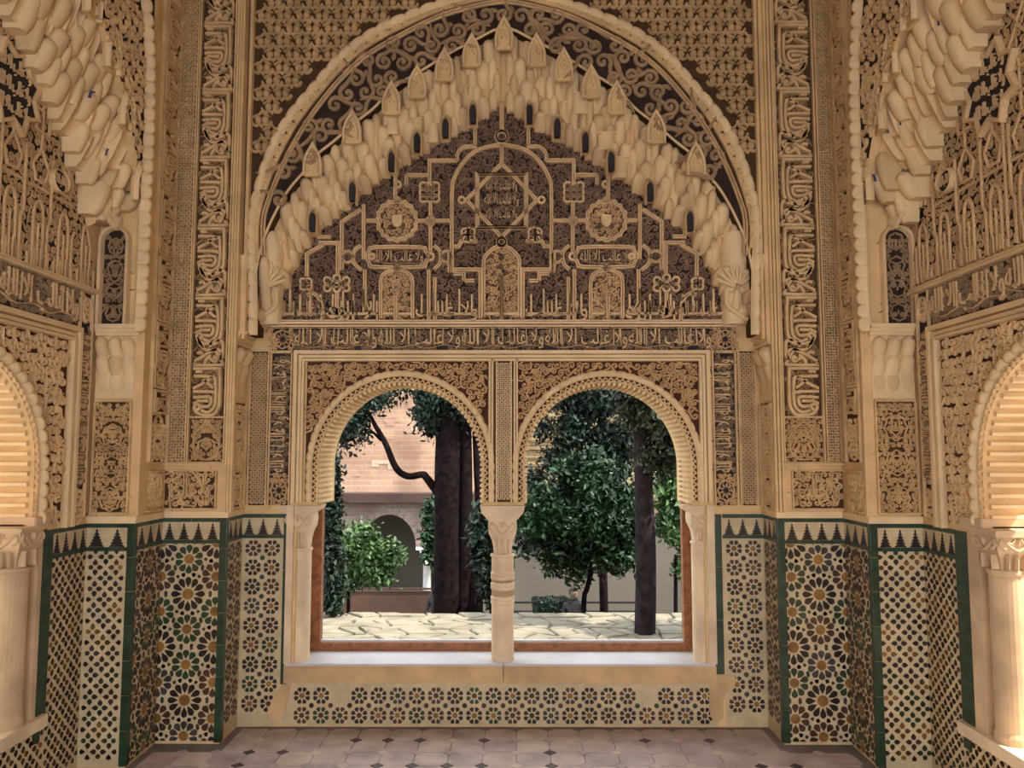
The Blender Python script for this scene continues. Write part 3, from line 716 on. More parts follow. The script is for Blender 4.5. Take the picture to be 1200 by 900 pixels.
# kufic line along the foot
base = 368.5
for x0, x1 in ((322,345),(350,372),(384,418),(420,444),(450,461),(468,482),(506,560),(569,587)): strap(st, [(x0,base),(x1,base)], 3.4*PX, SH, FLAT)
for xa, xb in ((322,384),(384,446),(486,562)):      # blocky letters standing on the line
    for sx in (1,-1):
        a_, b_ = sorted((B(xa,366)[0]*sx, B(xb,366)[0]*sx)); text(st, a_+.01, b_-.01, B(400,377)[1], B(400,354)[1], SH, z0=.003, body=MOTTO if xa == 322 else (MOTTO[8:] if xa == 384 else MOTTO[:7]))
        for k_ in range(5): u_ = a_+(b_-a_)*(k_+.6)/5.2; st.rib([(u_,B(400,368)[1]),(u_,B(400,346-6*(k_%2))[1])], 2.6*PX, SH, FLAT, z0=.003)
st.build('kufic_strapwork', 'strap', tym)
# fillings of medallions, cartouches, arches and the star
fi = MB(); gd = MB()
for sx in (1,-1):
    c = np.array(B(466,260))*np.array([sx,1]); r = 21*PX
    curlfill(fi, lambda x, y: (np.hypot(x-c[0], y-c[1]) < r*.92) & ~((abs(x-c[0]) < 8.5*PX) & (abs(y-c[1]) < 9*PX)), (c[0]-r,c[0]+r,c[1]-r,c[1]+r), .034, .022, leaves=.8, z0=.003)
    sh = [(-6,-7),(6,-7),(6,2),(4,5.5),(0,8),(-4,5.5),(-6,2)]; P = np.array([B(466+x, 260+y) for x, y in sh])*np.array([sx,1]); fi.prism(P, .003, .03, .003)
    cu, cv = np.array(B(466.5,302.5))*np.array([sx,1]); text(fi, cu-30*PX, cu+30*PX, cv-8.5*PX, cv+8.5*PX, .02, z0=.004)
    fi.rib([(cu-28*PX,cv-4*PX),(cu-10*PX,cv-7*PX),(cu+12*PX,cv-6*PX),(cu+28*PX,cv-8*PX)], 1.5*PX, .016, ROUND)
    P = np.array([B(449,372),B(449,330),B(456,321),B(465.5,319),B(475,321),B(482,330),B(482,372)])*np.array([sx,1])
    curlfill(fi, lambda x, y: inpoly(P, x, y), (P[:,0].min(),P[:,0].max(),P[:,1].min(),P[:,1].max()), .034, .02, leaves=.8, z0=.003)
c = np.array(B(587.6,236)); hw = 23*PX
for j in range(3):
    v0 = c[1] + (j-1.5)*17*PX; text(fi, c[0]-hw*(.88 if j == 1 else .8), c[0]+hw*(.88 if j == 1 else .8), v0+1.*PX, v0+16*PX, .022, z0=.004)
P = np.array([B(569,372),B(569,306),B(577,295),B(587.6,291)]); P = np.vstack([P, P[::-1]*np.array([-1,1])])
curlfill(fi, lambda x, y: inpoly(P, x, y) & (abs(x) > .012), (P[:,0].min(),P[:,0].max(),P[:,1].min(),P[:,1].max()), .036, .022, leaves=.8, z0=.003)
fi.build('cartouche_fillings', 'strap', tym, label='lettering and leaf filling of the medallions and cartouches')
mb = MB(); P = BACK.pts([(563,210),(612,210),(612,264),(563,264)]); mb.prism(P, .003, .0045); mb.prism(BACK.pts(cart), .003, .0045); mb.prism(BACK.pts(cart)*np.array([-1,1]), .003, .0045)
mb.build('lettering_ground', 'ground_dark', tym)
# ------------------------------------------------------------------ mouldings and inscription bands round the window
def vrib(mb, u, v0, v1, w, h, prof=FLAT): mb.rib([(u,v0),(u,v1)], w, h, prof)
def hrib(mb, v, u0, u1, w, h, prof=FLAT): mb.rib([(u0,v),(u1,v)], w, h, prof)
def poem(mb, u0, u1, v0, v1, h, rot=0, seed=1):
    "cursive line with tall shafts, leafy ground between"
    r = random.Random(seed)
    if rot == 0:
        L_, Hh = u1-u0, v1-v0; n = max(1, int(round(L_/(Hh*4.2))))
        for i in range(n):
            a = u0+L_*i/n; b = u0+L_*(i+1)/n-.01; text(mb, a, b, v0+.02*Hh, v0+Hh*.98, h)
            x = a+.02
            while x < b-.02:
                if r.random() < .62: mb.rib([(x, v0+Hh*.2),(x+r.uniform(-.008,.008), v0+Hh*.97)], Hh*.05, h, FLAT)
                x += Hh*r.uniform(.22,.5)
            mb.rib(cr([(a,v0+Hh*.26),(a+(b-a)*.2,v0+Hh*.08),(a+(b-a)*.42,v0+Hh*.2),(a+(b-a)*.6,v0+Hh*.06),(a+(b-a)*.8,v0+Hh*.22),(b,v0+Hh*.1)],5), Hh*.05, h, ROUND)
    else:
        L_, Ww = v1-v0, u1-u0; n = max(1, int(round(L_/(Ww*3.4))))
        for i in range(n):
            a = v0+L_*i/n; b = v0+L_*(i+1)/n-.01; text(mb, u0, u1, a, b, h, rot=1)
            x = a+.02
            while x < b-.02:
                if r.random() < .6: mb.rib([(u0+Ww*.03, x+r.uniform(-.006,.006)),(u0+Ww*.8, x)], Ww*.055, h, FLAT)
                x += Ww*r.uniform(.2,.45)
v0, v1 = B(587,410.5)[1], B(587,385)[1]; uL, uR = B(319,398)[0], B(862,398)[0]
band = place(None, 'inscription_frieze', wall_back)
mb = MB(); mb.prism(rect(uL,uR,v0,v1), 0, .004); mb.build('frieze_ground', 'ground_black', band)
mb = MB(); curlfill(mb, rectin(uL+.13,uR-.13,v0+.012,v1-.008), (uL,uR,v0,v1), .034, .012, leaves=.4, z0=.004); mb.build('frieze_scrolls', mat('frieze_scroll', (.33,.225,.14)), band)
mb = MB(); poem(mb, uL+.14, uR-.14, v0+.004, v1-.003, .026); mb.build('frieze_lettering', 'strap', band)
for uc in ((uL+.062),(uR-.062)):
    vc = (v0+v1)/2; mb = MB(); mb.rib([(uc+.052*math.cos(t)*(1+.05*math.cos(8*t)), vc+.052*math.sin(t)*(1+.05*math.cos(8*t))) for t in np.linspace(0,2*np.pi,49)[:-1]], .010, .024, ROUND, True)
    for t in np.arange(10)*2*np.pi/10: mb.stamp(*LEAF, [(uc+.028*math.cos(t), vc+.028*math.sin(t))], t-math.pi/2, .032, .02)
    for q in (-1,1): curlfill(mb, rectin(uc+q*.056-.02,uc+q*.056+.02,v0,v1), (uc-.1,uc+.1,v0,v1), .03, .016)
    mb.build('rosette', 'strap', band)
mb = MB()
for y, w, h in ((379,3.2,.034),(382.5,2.4,.026),(376,2.0,.022)): hrib(mb, B(587,y)[1], B(318,y)[0], B(862,y)[0], w*PX, h)
mb.build('string_moulding', 'stucco_pale', wall_back)
# alfiz: stepped frame round both windows
vt, vb = B(587,413)[1], B(587,588)[1]
mb = MB(); fr_l, fr_r = B(346,500)[0], B(830,500)[0]
for d, w, h in ((0,5,.030),(5,4,.022),(9,3.4,.030)):
    mb.rib([(fr_l+d*PX, vb),(fr_l+d*PX, vt-d*PX),(fr_r-d*PX, vt-d*PX),(fr_r-d*PX, vb)], w*PX, h, FLAT)
for x in (575.5,604.5): 
    for d, w, h in ((-1.6,2.4,.026),(1.4,2.4,.030)): vrib(mb, B(x+d,500)[0], vb, vt-8*PX, w*PX, h)
mb.build('window_frame_moulding', 'stucco_pale', wall_back)
mb = MB(); a, b = B(579,500)[0], B(602,500)[0]; mb.prism(rect(a,b,vb,vt-10*PX), 0, .016)
post = mb.build('centre_panel', 'ground_brown', wall_back)
mb = MB(); lattice(mb, B(583,500)[0], B(598,500)[0], vb+.015, vt-13*PX, .024, .0105, .010, .016)
for x in (582,599): vrib(mb, B(x,500)[0], vb, vt-10*PX, 2*PX, .028)
mb.build('lattice', 'stucco_pale', post)
# window spandrels
for wi, (uc, a_, vc, hv) in enumerate(WIN):
    x0, x1 = (359,572) if wi == 0 else (607,819)
    u0, u1, vtop = B(x0,500)[0], B(x1,500)[0], B(587,424)[1]
    ro = a_ + 15*PX
    def out(x, y, uc=uc, vc=vc, k=ro, hv=hv): return np.where(y > vc, np.hypot((x-uc)/k, (y-vc)/(hv+15*PX)) > 1, np.abs(x-uc) > k)
    spn = place(None, 'window_spandrel', wall_back)
    uu = np.linspace(u0, u1, 80); low = np.array([vc+(hv+10*PX)*math.sqrt(max(0,1-((q-uc)/(a_+10*PX))**2)) if abs(q-uc) < a_+10*PX else vb for q in uu])
    mb = MB(); mb.grid(np.stack([np.c_[uu, low, np.full(80,.003)], np.c_[uu, np.full(80,vtop), np.full(80,.003)]])); mb.build('spandrel_ground', 'ground_red', spn)
    mb = MB(); curlfill(mb, lambda x, y: out(x,y) & rectin(u0+.012,u1-.012,vb,vtop-.012)(x,y), (u0,u1,vb,vtop), .042, .024, leaves=.5, z0=.003, size=.98, fat=False); mb.build('spandrel_scrolls', 'strap', spn)
    # scalloped archivolt of the window
    t = np.linspace(0, np.pi, 200); ring = lambda k: np.vstack([[(uc-a_-k, vb)], np.c_[uc-(a_+k)*np.cos(t), vc+(hv+k)*np.sin(t)], [(uc+a_+k, vb)]])
    P = resamp(ring(9.8*PX), 37); ar = place(None, 'window_archivolt', wall_back)
    lm = lobe_mesh('scallop', 'stucco_pale', .062, .042, .03)
    for i in range(36):
        c = (P[i]+P[i+1])/2; d = P[i+1]-P[i]; place(lm, 'scallop', ar, loc=(c[0],c[1],.002), rot=(0,0,math.atan2(d[1],d[0])), scale=(np.hypot(*d)/.057,1,1))
    mb = MB(); rr = ring(4*PX); mb.grid(np.stack([np.c_[ring(0), np.zeros(202)], np.c_[ring(8*PX), np.full(202,.006)]])); mb.build('archivolt_ground', 'ground_brown', ar)
    mb = MB(); q = resamp(ring(3.4*PX), 120); nn = np.gradient(q, axis=0); nn = np.stack([-nn[:,1], nn[:,0]],1)/np.hypot(*nn.T)[:,None]
    mb.rib(q + nn*(np.where(np.arange(120)%2,1,-1)[:,None])*2.0*PX, 1.9*PX, .014, ROUND, z0=.004); mb.rib(ring(.9*PX), 2.0*PX, .016, ROUND); mb.build('zigzag', 'stucco_pale', ar)
    # toothed intrados
    mb = MB(); n = 64; q = resamp(ring(-1.2*PX), n); dq = np.gradient(q, axis=0); dq /= np.hypot(*dq.T)[:,None]
    for i in range(n):
        w2 = .010; e = dq[i]*w2; no = np.array([dq[i][1], -dq[i][0]]); v = []
        for zz in (-.012,-.30):
            for pt in (q[i]-e-no*.008, q[i]+e-no*.008, q[i]+e*.6+no*.012, q[i]-e*.6+no*.012): v.append((pt[0], pt[1], zz))
        mb.add(v, [(0,1,2,3),(7,6,5,4),(0,4,5,1),(1,5,6,2),(2,6,7,3),(3,7,4,0)])
    mb.build('intrados_teeth', 'stucco_pale', ar)
# vertical inscription bands and lace strips beside the windows
for s_ in (-1,1):
    x0, x1 = (317,341) if s_ < 0 else (836,862); u0, u1 = B(x0,500)[0], B(x1,500)[0]; v0, v1 = B(330,592)[1], B(587,414)[1]
    bd = place(None, 'inscription_band', wall_back)
    mb = MB(); mb.prism(rect(u0,u1,v0,v1), 0, .004); mb.build('band_ground', 'ground_black', bd)
    vk = v0+.19; um = (u0+u1)/2
    mb = MB(); curlfill(mb, rectin(u0+.01,u1-.01,vk,v1-.02), (u0,u1,v0,v1), .032, .012, leaves=.4, z0=.004); mb.build('band_scrolls', mat('band_scroll', (.33,.225,.14)), bd)
    mb = MB(); poem(mb, u0+.006, u1-.006, vk, v1-.03, .024, rot=1, seed=3+s_)
    for t in (0,): mb.rib([(um+.046*math.cos(q)*(1+.06*math.cos(8*q)), v0+.085+.056*math.sin(q)*(1+.06*math.cos(8*q))) for q in np.linspace(0,2*np.pi,49)[:-1]], .010, .024, ROUND, True)
    for t in np.arange(9)*2*np.pi/9: mb.stamp(*LEAF, [(um+.026*math.cos(t), v0+.085+.030*math.sin(t))], t-math.pi/2, .034, .02)
    curlfill(mb, lambda x, y: rectin(u0+.006,u1-.006,v0+.005,vk-.012)(x,y) & (np.hypot(x-um, y-v0-.085) > .058), (u0,u1,v0,vk), .03, .018)
    vrib(mb, u0, v0, v1, 1.6*PX, .022); vrib(mb, u1, v0, v1, 1.6*PX, .022)
    mb.build('band_lettering', 'strap', bd)
    x0, x1 = (293,314) if s_ < 0 else (866,885); u0, u1 = B(x0,500)[0], B(x1,500)[0]; v0, v1 = B(330,592)[1], B(587,412)[1]
    mb = MB(); mb.prism(rect(u0,u1,v0,v1), 0, .004); o = mb.build('lace_strip', 'ground_brown', wall_back)
    mb = MB(); lattice(mb, u0+.006, u1-.006, v0+.01, v1-.01, .027, .0115, .011, .004)
    for u in (u0,u1): vrib(mb, u, v0, v1, 2.2*PX, .02)
    mb.build('lattice', 'stucco_relief', o)
# ------------------------------------------------------------------ columns, sill, window
mb = MB(); z0 = B(587,797)[1]; a, b = B(334,790)[0], B(838,790)[0]
mb.box((a, D-.022, z0), (b, D+.46, SILL)); sill = mb.build('window_sill', 'marble_sill'); tag(sill, 'pale marble sill slab below the twin window', 'sill', 'structure')
mb = MB(); mb.box((a-.002, D-.026, z0-.012),(b+.002, D-.0215, SILL-.012)); mb.build('sill_face', 'plaster', sill)
mb = MB(); uj = B(590,790)[0]; mb.box((uj-.002,D-.0275,z0),(uj+.002,D-.02,SILL+.0015)); mb.build('sill_joint', 'ground_brown', sill)
def capital(mb, w, z0, z1, cx, cy, half=None):
    "cube capital with a tapering lower drum"
    h = z1-z0; sq = lambda r, z: [(cx-r,cy-r,z),(cx+r,cy-r,z),(cx+r,cy+r,z),(cx-r,cy+r,z)]
    lev = [(w*.60,z0),(w*.66,z0+.25*h),(w*.74,z0+.42*h),(w*.95,z0+.62*h),(w*1.0,z0+.80*h),(w*.97,z0+h)]
    V = []; 
    for r, z in lev: V += sq(r, z)
    F = []
    for k in range(len(lev)-1):
        for i in range(4): F.append((k*4+i, k*4+(i+1)%4, k*4+4+(i+1)%4, k*4+4+i))
    F.append(tuple(range(len(V)-4, len(V)))); mb.add(V, F)
def capital_relief(parent, w, z0, z1, cx, cy, material='marble'):
    h = z1-z0
    fr = Frame((cx, cy-w*.99, z0), (1,0,0)); mb = MB()
    for s_ in (-1,1):
        mb.rib(cr([(0,.60*h),(s_*.35*w,.72*h),(s_*.75*w,.92*h),(s_*.9*w,.78*h),(s_*.62*w,.66*h)],5), w*.15, .014, ROUND, z0=-.004)
        mb.rib(cr([(s_*.12*w,.95*h),(s_*.3*w,.82*h),(s_*.5*w,.86*h)],4), w*.11, .012, ROUND, z0=-.004)
        mb.rib([(s_*.42*w,.06*h),(s_*.42*w,.48*h)], w*.22, .03, ROUND, z0=-w*.36)
    mb.stamp(*LEAF, [(0,.84*h)], 0, w*.5, .015)
    mb.rib([(0,.06*h),(0,.48*h)], w*.24, .03, ROUND, z0=-w*.36)
    mb.build('capital_carving', material, parent, BASE_INV(parent) @ fr.mat())
def BASE_INV(o): return Matrix.Translation(-Vector(col_base[o.name]))
col_base = {}
def column(px0, px1, cy, ytop, ycapb, zb, label, rings, abac):
    cx = (B(px0,700)[0]+B(px1,700)[0])/2*(cy/D) if False else None
    fr = Frame((0,cy,0),(1,0,0)); cx = (fr.px(px0,700)[0]+fr.px(px1,700)[0])/2; r = (fr.px(px1,700)[0]-fr.px(px0,700)[0])/2
    t = thing('marble_column', label, 'column', (cx,cy,zb), group='columns of the twin window', kind='thing'); col_base[t.name] = (cx,cy,zb)
    zt = fr.px(590,ytop)[1]; zc = fr.px(590,ycapb)[1]
    H_ = zc-zb
    pr = [(r*1.03,0),(r*1.03,.02),(r,.03),(r,H_)]
    if rings:
        pr = [(r*1.03,0),(r*1.03,.02),(r,.03)]
        for q in rings:
            z = fr.px(590,q)[1]-zb; pr += [(r,z-.012),(r*1.07,z-.007),(r*1.07,z+.007),(r,z+.012)]
        pr += [(r,H_)]
    mb = MB(); mb.lathe(pr, seg=28); mb.build('shaft', 'marble', t, smooth=False)
    mb = MB(); mb.lathe([(r*.98,H_-.004),(r*1.1,H_+.002),(r*1.1,H_+.014),(r*.98,H_+.02)], seg=28); mb.build('necking', 'marble', t, smooth=True)
    mb = MB(); capital(mb, r*1.28, H_+.012, zt-zb, 0, 0); mb.build('capital', 'marble', t)
    capital_relief(t, r*1.28, zc+.012, zt, cx, cy)
    if abac:
        mb = MB(); za = zt-zb; w = r*1.3; zz = SPR-.002-zb
        mb.add([(-w,-w,za),(w,-w,za),(w,w,za),(-w,w,za),(-w*1.45,-w,za+.5*(zz-za)),(w*1.45,-w,za+.5*(zz-za)),(w*1.45,w,za+.5*(zz-za)),(-w*1.45,w,za+.5*(zz-za)),(-w*1.55,-w*1.02,zz),(w*1.55,-w*1.02,zz),(w*1.55,w*1.02,zz),(-w*1.55,w*1.02,zz)],
               [(3,2,1,0)]+[(i,(i+1)%4,4+(i+1)%4,4+i) for i in range(4)]+[(4+i,4+(i+1)%4,8+(i+1)%4,8+i) for i in range(4)]+[(8,9,10,11)])
        mb.build('abacus', 'marble', t)
    return t
cyc = D+.075
column(576,602,cyc,608,652,SILL,'slim marble column with ringed shaft between the two window arches', (672,676,684,688,700,705), True)
column(339,364,cyc,600,645,SILL,'short marble column at the left jamb of the twin window', None, True)
column(811,834,cyc,600,637,SILL,'short marble column at the right jamb of the twin window', None, True)
# jamb fillets beside the columns
mb = MB(); 
for x0, x1 in ((335,343),(829,838)):
    u0, u1 = B(x0,700)[0], B(x1,700)[0]; mb.prism(rect(u0,u1,SILL,SPR), -.01, .022)
mb.build('jamb_fillet', 'marble', wall_back)
# wooden window
YW = D+.27; WF = Frame((0,YW,0),(1,0,0))
win = place(None, 'window_1', None); tag(win, 'brown wooden window frame with large clear panes behind the columns', 'window', 'structure')
l0, l1 = WF.px(362,700)[0], WF.px(376,700)[0]; r0, r1 = WF.px(801,700)[0], WF.px(815,700)[0]; zb0, zb1, zt_ = SILL, WF.px(590,753.5)[1], SPR+.85
def wbar(name, a, b, material='wood'):
    mb = MB(); mb.box(a, b); return mb.build(name, material, win)
wbar('stile', (l0,YW,zb0),(l1,YW+.06,zt_)); wbar('stile', (r0,YW,zb0),(r1,YW+.06,zt_)); mid = WF.px(590,700)[0]
wbar('mullion', (mid-.03,YW,zb0),(mid+.03,YW+.06,zt_)); wbar('bottom_rail', (l1,YW-.002,zb0),(r0,YW+.058,zb1)); wbar('top_rail', (l1,YW,zt_-.06),(r0,YW+.06,zt_))
wbar('glazing_bead', (l1,YW+.02,zb1),(r0,YW+.05,zb1+.012), 'marble_sill')
wbar('pane', (l1,YW+.03,zb1),(mid-.03,YW+.034,zt_-.06), 'glass'); wbar('pane', (mid+.03,YW+.03,zb1),(r0,YW+.034,zt_-.06), 'glass')
# ------------------------------------------------------------------ tiled dado
ROS = {}
def petal(r0, r1, wd, a, sh=.5):
    "shield-shaped petal of a rosette"
    P = np.array([(r0,0),(r0+(r1-r0)*.45,wd*.42),(r0+(r1-r0)*.75,wd*.5),(r1-(r1-r0)*.08,wd*.28),(r1,0),(r1-(r1-r0)*.08,-wd*.28),(r0+(r1-r0)*.75,-wd*.5),(r0+(r1-r0)*.45,-wd*.42)])
    c, s_ = math.cos(a), math.sin(a); return P@np.array([[c,s_],[-s_,c]])
def rosette_me(kind, col, r, n, r0, r1, wd, rc, ccol, star=True, a0=0.):
    key = (kind, col, ccol)
    if key in ROS: return ROS[key]
    mb = MB()
    for k in range(n): mb.prism(petal(r0*r, r1*r, wd*r, a0+2*math.pi*k/n), 0, .0022)
    k0 = len(mb.f)
    a = np.arange(2*n)*math.pi/n
    mb.prism(np.c_[rc*r*np.cos(a)*np.where(np.arange(2*n)%2,1,.86), rc*r*np.sin(a)*np.where(np.arange(2*n)%2,1,.86)], 0, .0022)
    me = mb.mesh('tile_rosette', 'tile_'+col); me.materials.append(M['tile_'+ccol])
    for i, pl in enumerate(me.polygons): pl.material_index = 1 if i >= k0 else 0
    ROS[key] = me; return me
def dots_me(col, r):
    "small filler tile"
    key = ('dot', col, r)
    if key not in ROS:
        mb = MB(); a = np.arange(8)*math.pi/4+math.pi/8; mb.prism(np.c_[r*np.cos(a), r*np.sin(a)], 0, .0022); ROS[key] = mb.mesh('tile_octagon', 'tile_'+col)
    return ROS[key]
def flower_me(col, kind):
    key = (kind, col)
    if key not in ROS:
        mb = MB(); p_ = .0525
        for k in range(4):
            a = k*math.pi/2
            if kind == 'cross': P = petal(.22*p_, .74*p_, .48*p_, a)
            else:
                t = np.arange(8)*math.pi/4; P = np.c_[.41*p_+.235*p_*np.cos(t), .235*p_*np.sin(t)]; c, s_ = math.cos(a), math.sin(a); P = P@np.array([[c,s_],[-s_,c]])
            mb.prism(P, 0, .0022)
        ROS[key] = mb.mesh('tile_flower', 'tile_'+col)
    return ROS[key]
R8 = .047*1.02
def pattern_star8(panel, u0, u1, v0, v1, seed=0, skip=lambda u, v: False, ref=None, edge=True):
    r = random.Random(seed); p_ = 21.45*PX; ua, va = ref or (u0+p_*.5, v0+p_*.5)
    i0, i1 = math.ceil((u0-ua+p_*.30)/p_), math.floor((u1-ua-p_*.30)/p_); j0, j1 = math.ceil((v0-va+p_*.30)/p_), math.floor((v1-va-p_*.30)/p_)
    for j in range(j0, j1+1):
        for i in range(i0, i1+1):
            u, v = ua+i*p_, va+j*p_
            if skip(u, v): continue
            col = r.choices(('black','brown','green','slate'), (6,4,2,1))[0]; cc = r.choices(('ochre','brown','green'), (5,2,1))[0]
            place(rosette_me('star8', col, R8, 8, .40, 1.0, .52, .33, cc, a0=math.pi/8), 'tile_rosette', panel, loc=(u,v,.001))
            if i < i1 and j < j1 and not skip(u+p_*.5, v+p_*.5): place(dots_me(r.choice(('black','brown','slate','green')), .0145), 'tile_octagon', panel, loc=(u+p_*.5, v+p_*.5, .001))
def clip_poly(P, u0, u1, v0, v1):
    "convex polygon cut to a rectangle"
    P = [tuple(p_) for p_ in P]
    for ax, lim, sg in ((0,u0,1),(0,u1,-1),(1,v0,1),(1,v1,-1)):
        out = []
        for a, b in zip(P, P[1:]+P[:1]):
            ia, ib = sg*(a[ax]-lim) >= 0, sg*(b[ax]-lim) >= 0
            if ia: out.append(a)
            if ia != ib: t = (lim-a[ax])/(b[ax]-a[ax]); out.append((a[0]+(b[0]-a[0])*t, a[1]+(b[1]-a[1])*t))
        P = out
        if len(P) < 3: return None
    return np.array(P)
def pattern_star12(panel, u0, u1, v0, v1, uref, vref, seed=0):
    r = random.Random(seed); Px, Py = 60*PX*.975, 113*PX*.975; cen = []
    for j in range(-14, 15):
        for i in range(-4, 5):
            ph = (j + (0 if i % 2 == 0 else 3)) % 6; u, v = uref + i*Px/2, vref + j*Py/6
            if ph in (0,2,4) and u0-.08 < u < u1+.08 and v0-.08 < v < v1+.08: cen.append((u, v, 12 if ph == 0 else 10, .092 if ph == 0 else .078))
    kites = {'black': MB(), 'brown': MB(), 'slate': MB(), 'green': MB()}
    for u, v, n, R in cen:
        col = 'black' if n == 12 else r.choice(('green','brown','slate','green','brown'))
        rc, w0, ap = (.32,.36,0) if n == 12 else (.33,.45,math.pi/10); petals = []
        for k in range(n):
            P = clip_poly(petal(.38*R, R, w0*R, ap+2*math.pi*k/n)+np.array([u,v]), u0, u1, v0, v1)
            if P is not None: petals.append(P)
            a = ap+2*math.pi*(k+.5)/n; c = np.array([u+1.12*R*math.cos(a), v+1.12*R*math.sin(a)])
            if all(math.hypot(c[0]-q[0], c[1]-q[1]) > q[3]*1.05 for q in cen if (q[0],q[1]) != (u,v)):
                K = clip_poly(petal(-.12*R, .15*R, .26*R, a)+c, u0, u1, v0, v1)
                if K is not None: kites[r.choice(('brown','slate','black','green'))].prism(K, .001, .003)
        t = np.arange(2*n)*math.pi/n; C = clip_poly(np.c_[u+rc*R*np.cos(t), v+rc*R*np.sin(t)], u0, u1, v0, v1)
        if not petals and C is None: continue
        mb = MB()
        for P in petals: mb.prism(P, .001, .0032)
        k0 = len(mb.f)
        if C is not None: mb.prism(C, .001, .0032)
        me = mb.mesh('tile_rosette', 'tile_'+col); me.materials.append(M['tile_ochre'])
        me.polygons.foreach_set('material_index', (np.arange(len(me.polygons)) >= k0).astype(int)); place(me, 'tile_rosette', panel)
    for k, m_ in kites.items():
        if m_.n: m_.build('tile_kites', 'tile_'+k, panel, kind='stuff')
def pattern_flower(panel, u0, u1, v0, v1, seed=0):
    r = random.Random(seed); p_ = .0525; n = max(1, int((u1-u0)/p_)); m_ = int((v1-v0)/p_); ou = (u1-u0-n*p_)/2
    for j in range(m_):
        row = r.choice(('ochre','slate','green','brown','ochre'))
        for i in range(n):
            u, v = u0+ou+(i+.5)*p_, v1-(j+.5)*p_
            if (i+j) % 2 == 0: place(flower_me('black','cross'), 'tile_flower', panel, loc=(u,v,.001))
            else: place(flower_me(r.choice(('ochre','slate','green','brown')) if r.random() < .4 else row, 'disc'), 'tile_flower', panel, loc=(u,v,.001))
MER = {}
def merlon(w, h):
    k = (round(w,3), round(h,3))
    if k not in MER:
        n = 6; P = []
        for i in range(n):
            x = w/2*(1-i/n); z = h*i/n; x2 = w/2*(1-(i+1)/n)-.009; P += [(x,z),(x,z+h/n*.3),(max(.0015,x2),z+h/n*.98)]
        P = np.array(P); P = np.vstack([P, np.c_[-P[::-1,0], P[::-1,1]]])
        mb = MB(); mb.prism(P, 0, .0025); MER[k] = mb.mesh('merlon_tile', 'tile_black')
    return MER[k]
def dado(parent, fm, u0, u1, v0=0., v1=HD, left=False, right=False, pattern=None, frieze=True, name='tiled_dado', lw=.0):
    "a dado panel: white ground, merlon frieze between green bands, pattern below; left/right: green corner tiles"
    g = place(None, name, parent); g.matrix_local = fm
    mb = MB(); mb.prism(rect(u0,u1,v0,v1), -.012, .001); mb.build('tile_ground', 'tile_white', g)
    vt = v1
    if frieze:
        fh = .118
        n = max(1, round((u1-u0)/.15)); w = (u1-u0)/n
        for k in range(n):
            for a, b in ((v1-.022, v1), (v1-fh-.02, v1-fh)):
                mb = MB(); mb.prism(rect(u0+k*w+.0008,u0+(k+1)*w-.0008,a,b), 0, .005, .0015); mb.build('border_tile', 'tile_border', g)
        n = max(1, round((u1-u0)/.084)); w = (u1-u0)/n
        for k in range(n): place(merlon(w*.74, fh-.03), 'merlon_tile', g, loc=(u0+(k+.5)*w, v1-fh+.001, .001))
        vt = v1-fh-.022
    if pattern: pattern(g, u0, u1, v0+.01, vt)
    return g
def corner_tiles(parent, fm, u0, u1, v0, v1, step=.165):
    n = max(1, round((v1-v0)/step)); h = (v1-v0)/n
    for k in range(n):
        mb = MB(); mb.prism(rect(u0,u1,v0+k*h+.001,v0+(k+1)*h-.001), -.01, .006, .002); o = mb.build('border_tile', 'tile_border', parent); o.matrix_local = fm
I4 = Matrix.Identity(4)
vd0 = B(587,850)[1]
# back wall: below the sill
def sill_skip(u, v): 
    x = (u-B(587,800)[0])/PX+587
    return abs(x-411) < 9 and v > .16 or abs(x-757) < 8 and v > .16
a, b = B(330,820)[0], B(841,820)[0]
dd = dado(wall_back, I4, a, b, 0, z0-.014, frieze=False, pattern=lambda g,u0,u1,v0,v1: pattern_star8(g, u0, u1, v0, v1, 5, sill_skip, (B(354,815)[0], B(354,815)[1])))
# side pieces of the back wall
for s_ in (-1,1):
    if s_ < 0: ua, ub, gx = -XA[0], B(331,700)[0], (B(331,700)[0], B(338,700)[0])
    else: ua, ub, gx = B(848,700)[0], XA[1], (B(834,700)[0], B(847,700)[0])
    dado(wall_back, I4, ua, ub, 0, HD, pattern=lambda g,u0,u1,v0,v1: pattern_star8(g, u0, u1, v0, v1, 11+s_, lambda u,v: False, ((u0+u1)/2-10.7*PX, v1-10.9*PX)))
    corner_tiles(wall_back, I4, gx[0], gx[1], B(335,802)[1] if s_ < 0 else B(840,790)[1], HD, .3)
    # plaster patch below the green edge
    mb = MB(); P = cr([(gx[0]-.05,.02),(gx[0]-.06,.10),(gx[0]+.02,.24),(gx[1]+.03,.26),(gx[1]+.01,.15),(gx[1]-.01,.05)] if s_ < 0 else [(gx[0]-.02,.05),(gx[0]-.01,.26),(gx[1]+.06,.27),(gx[1]+.04,.20),(gx[1]-.01,.16),(gx[1]-.015,.04)],3,True); mb.prism(P, 0, .0055, .002); mb.build('plaster_patch', 'plaster', wall_back)
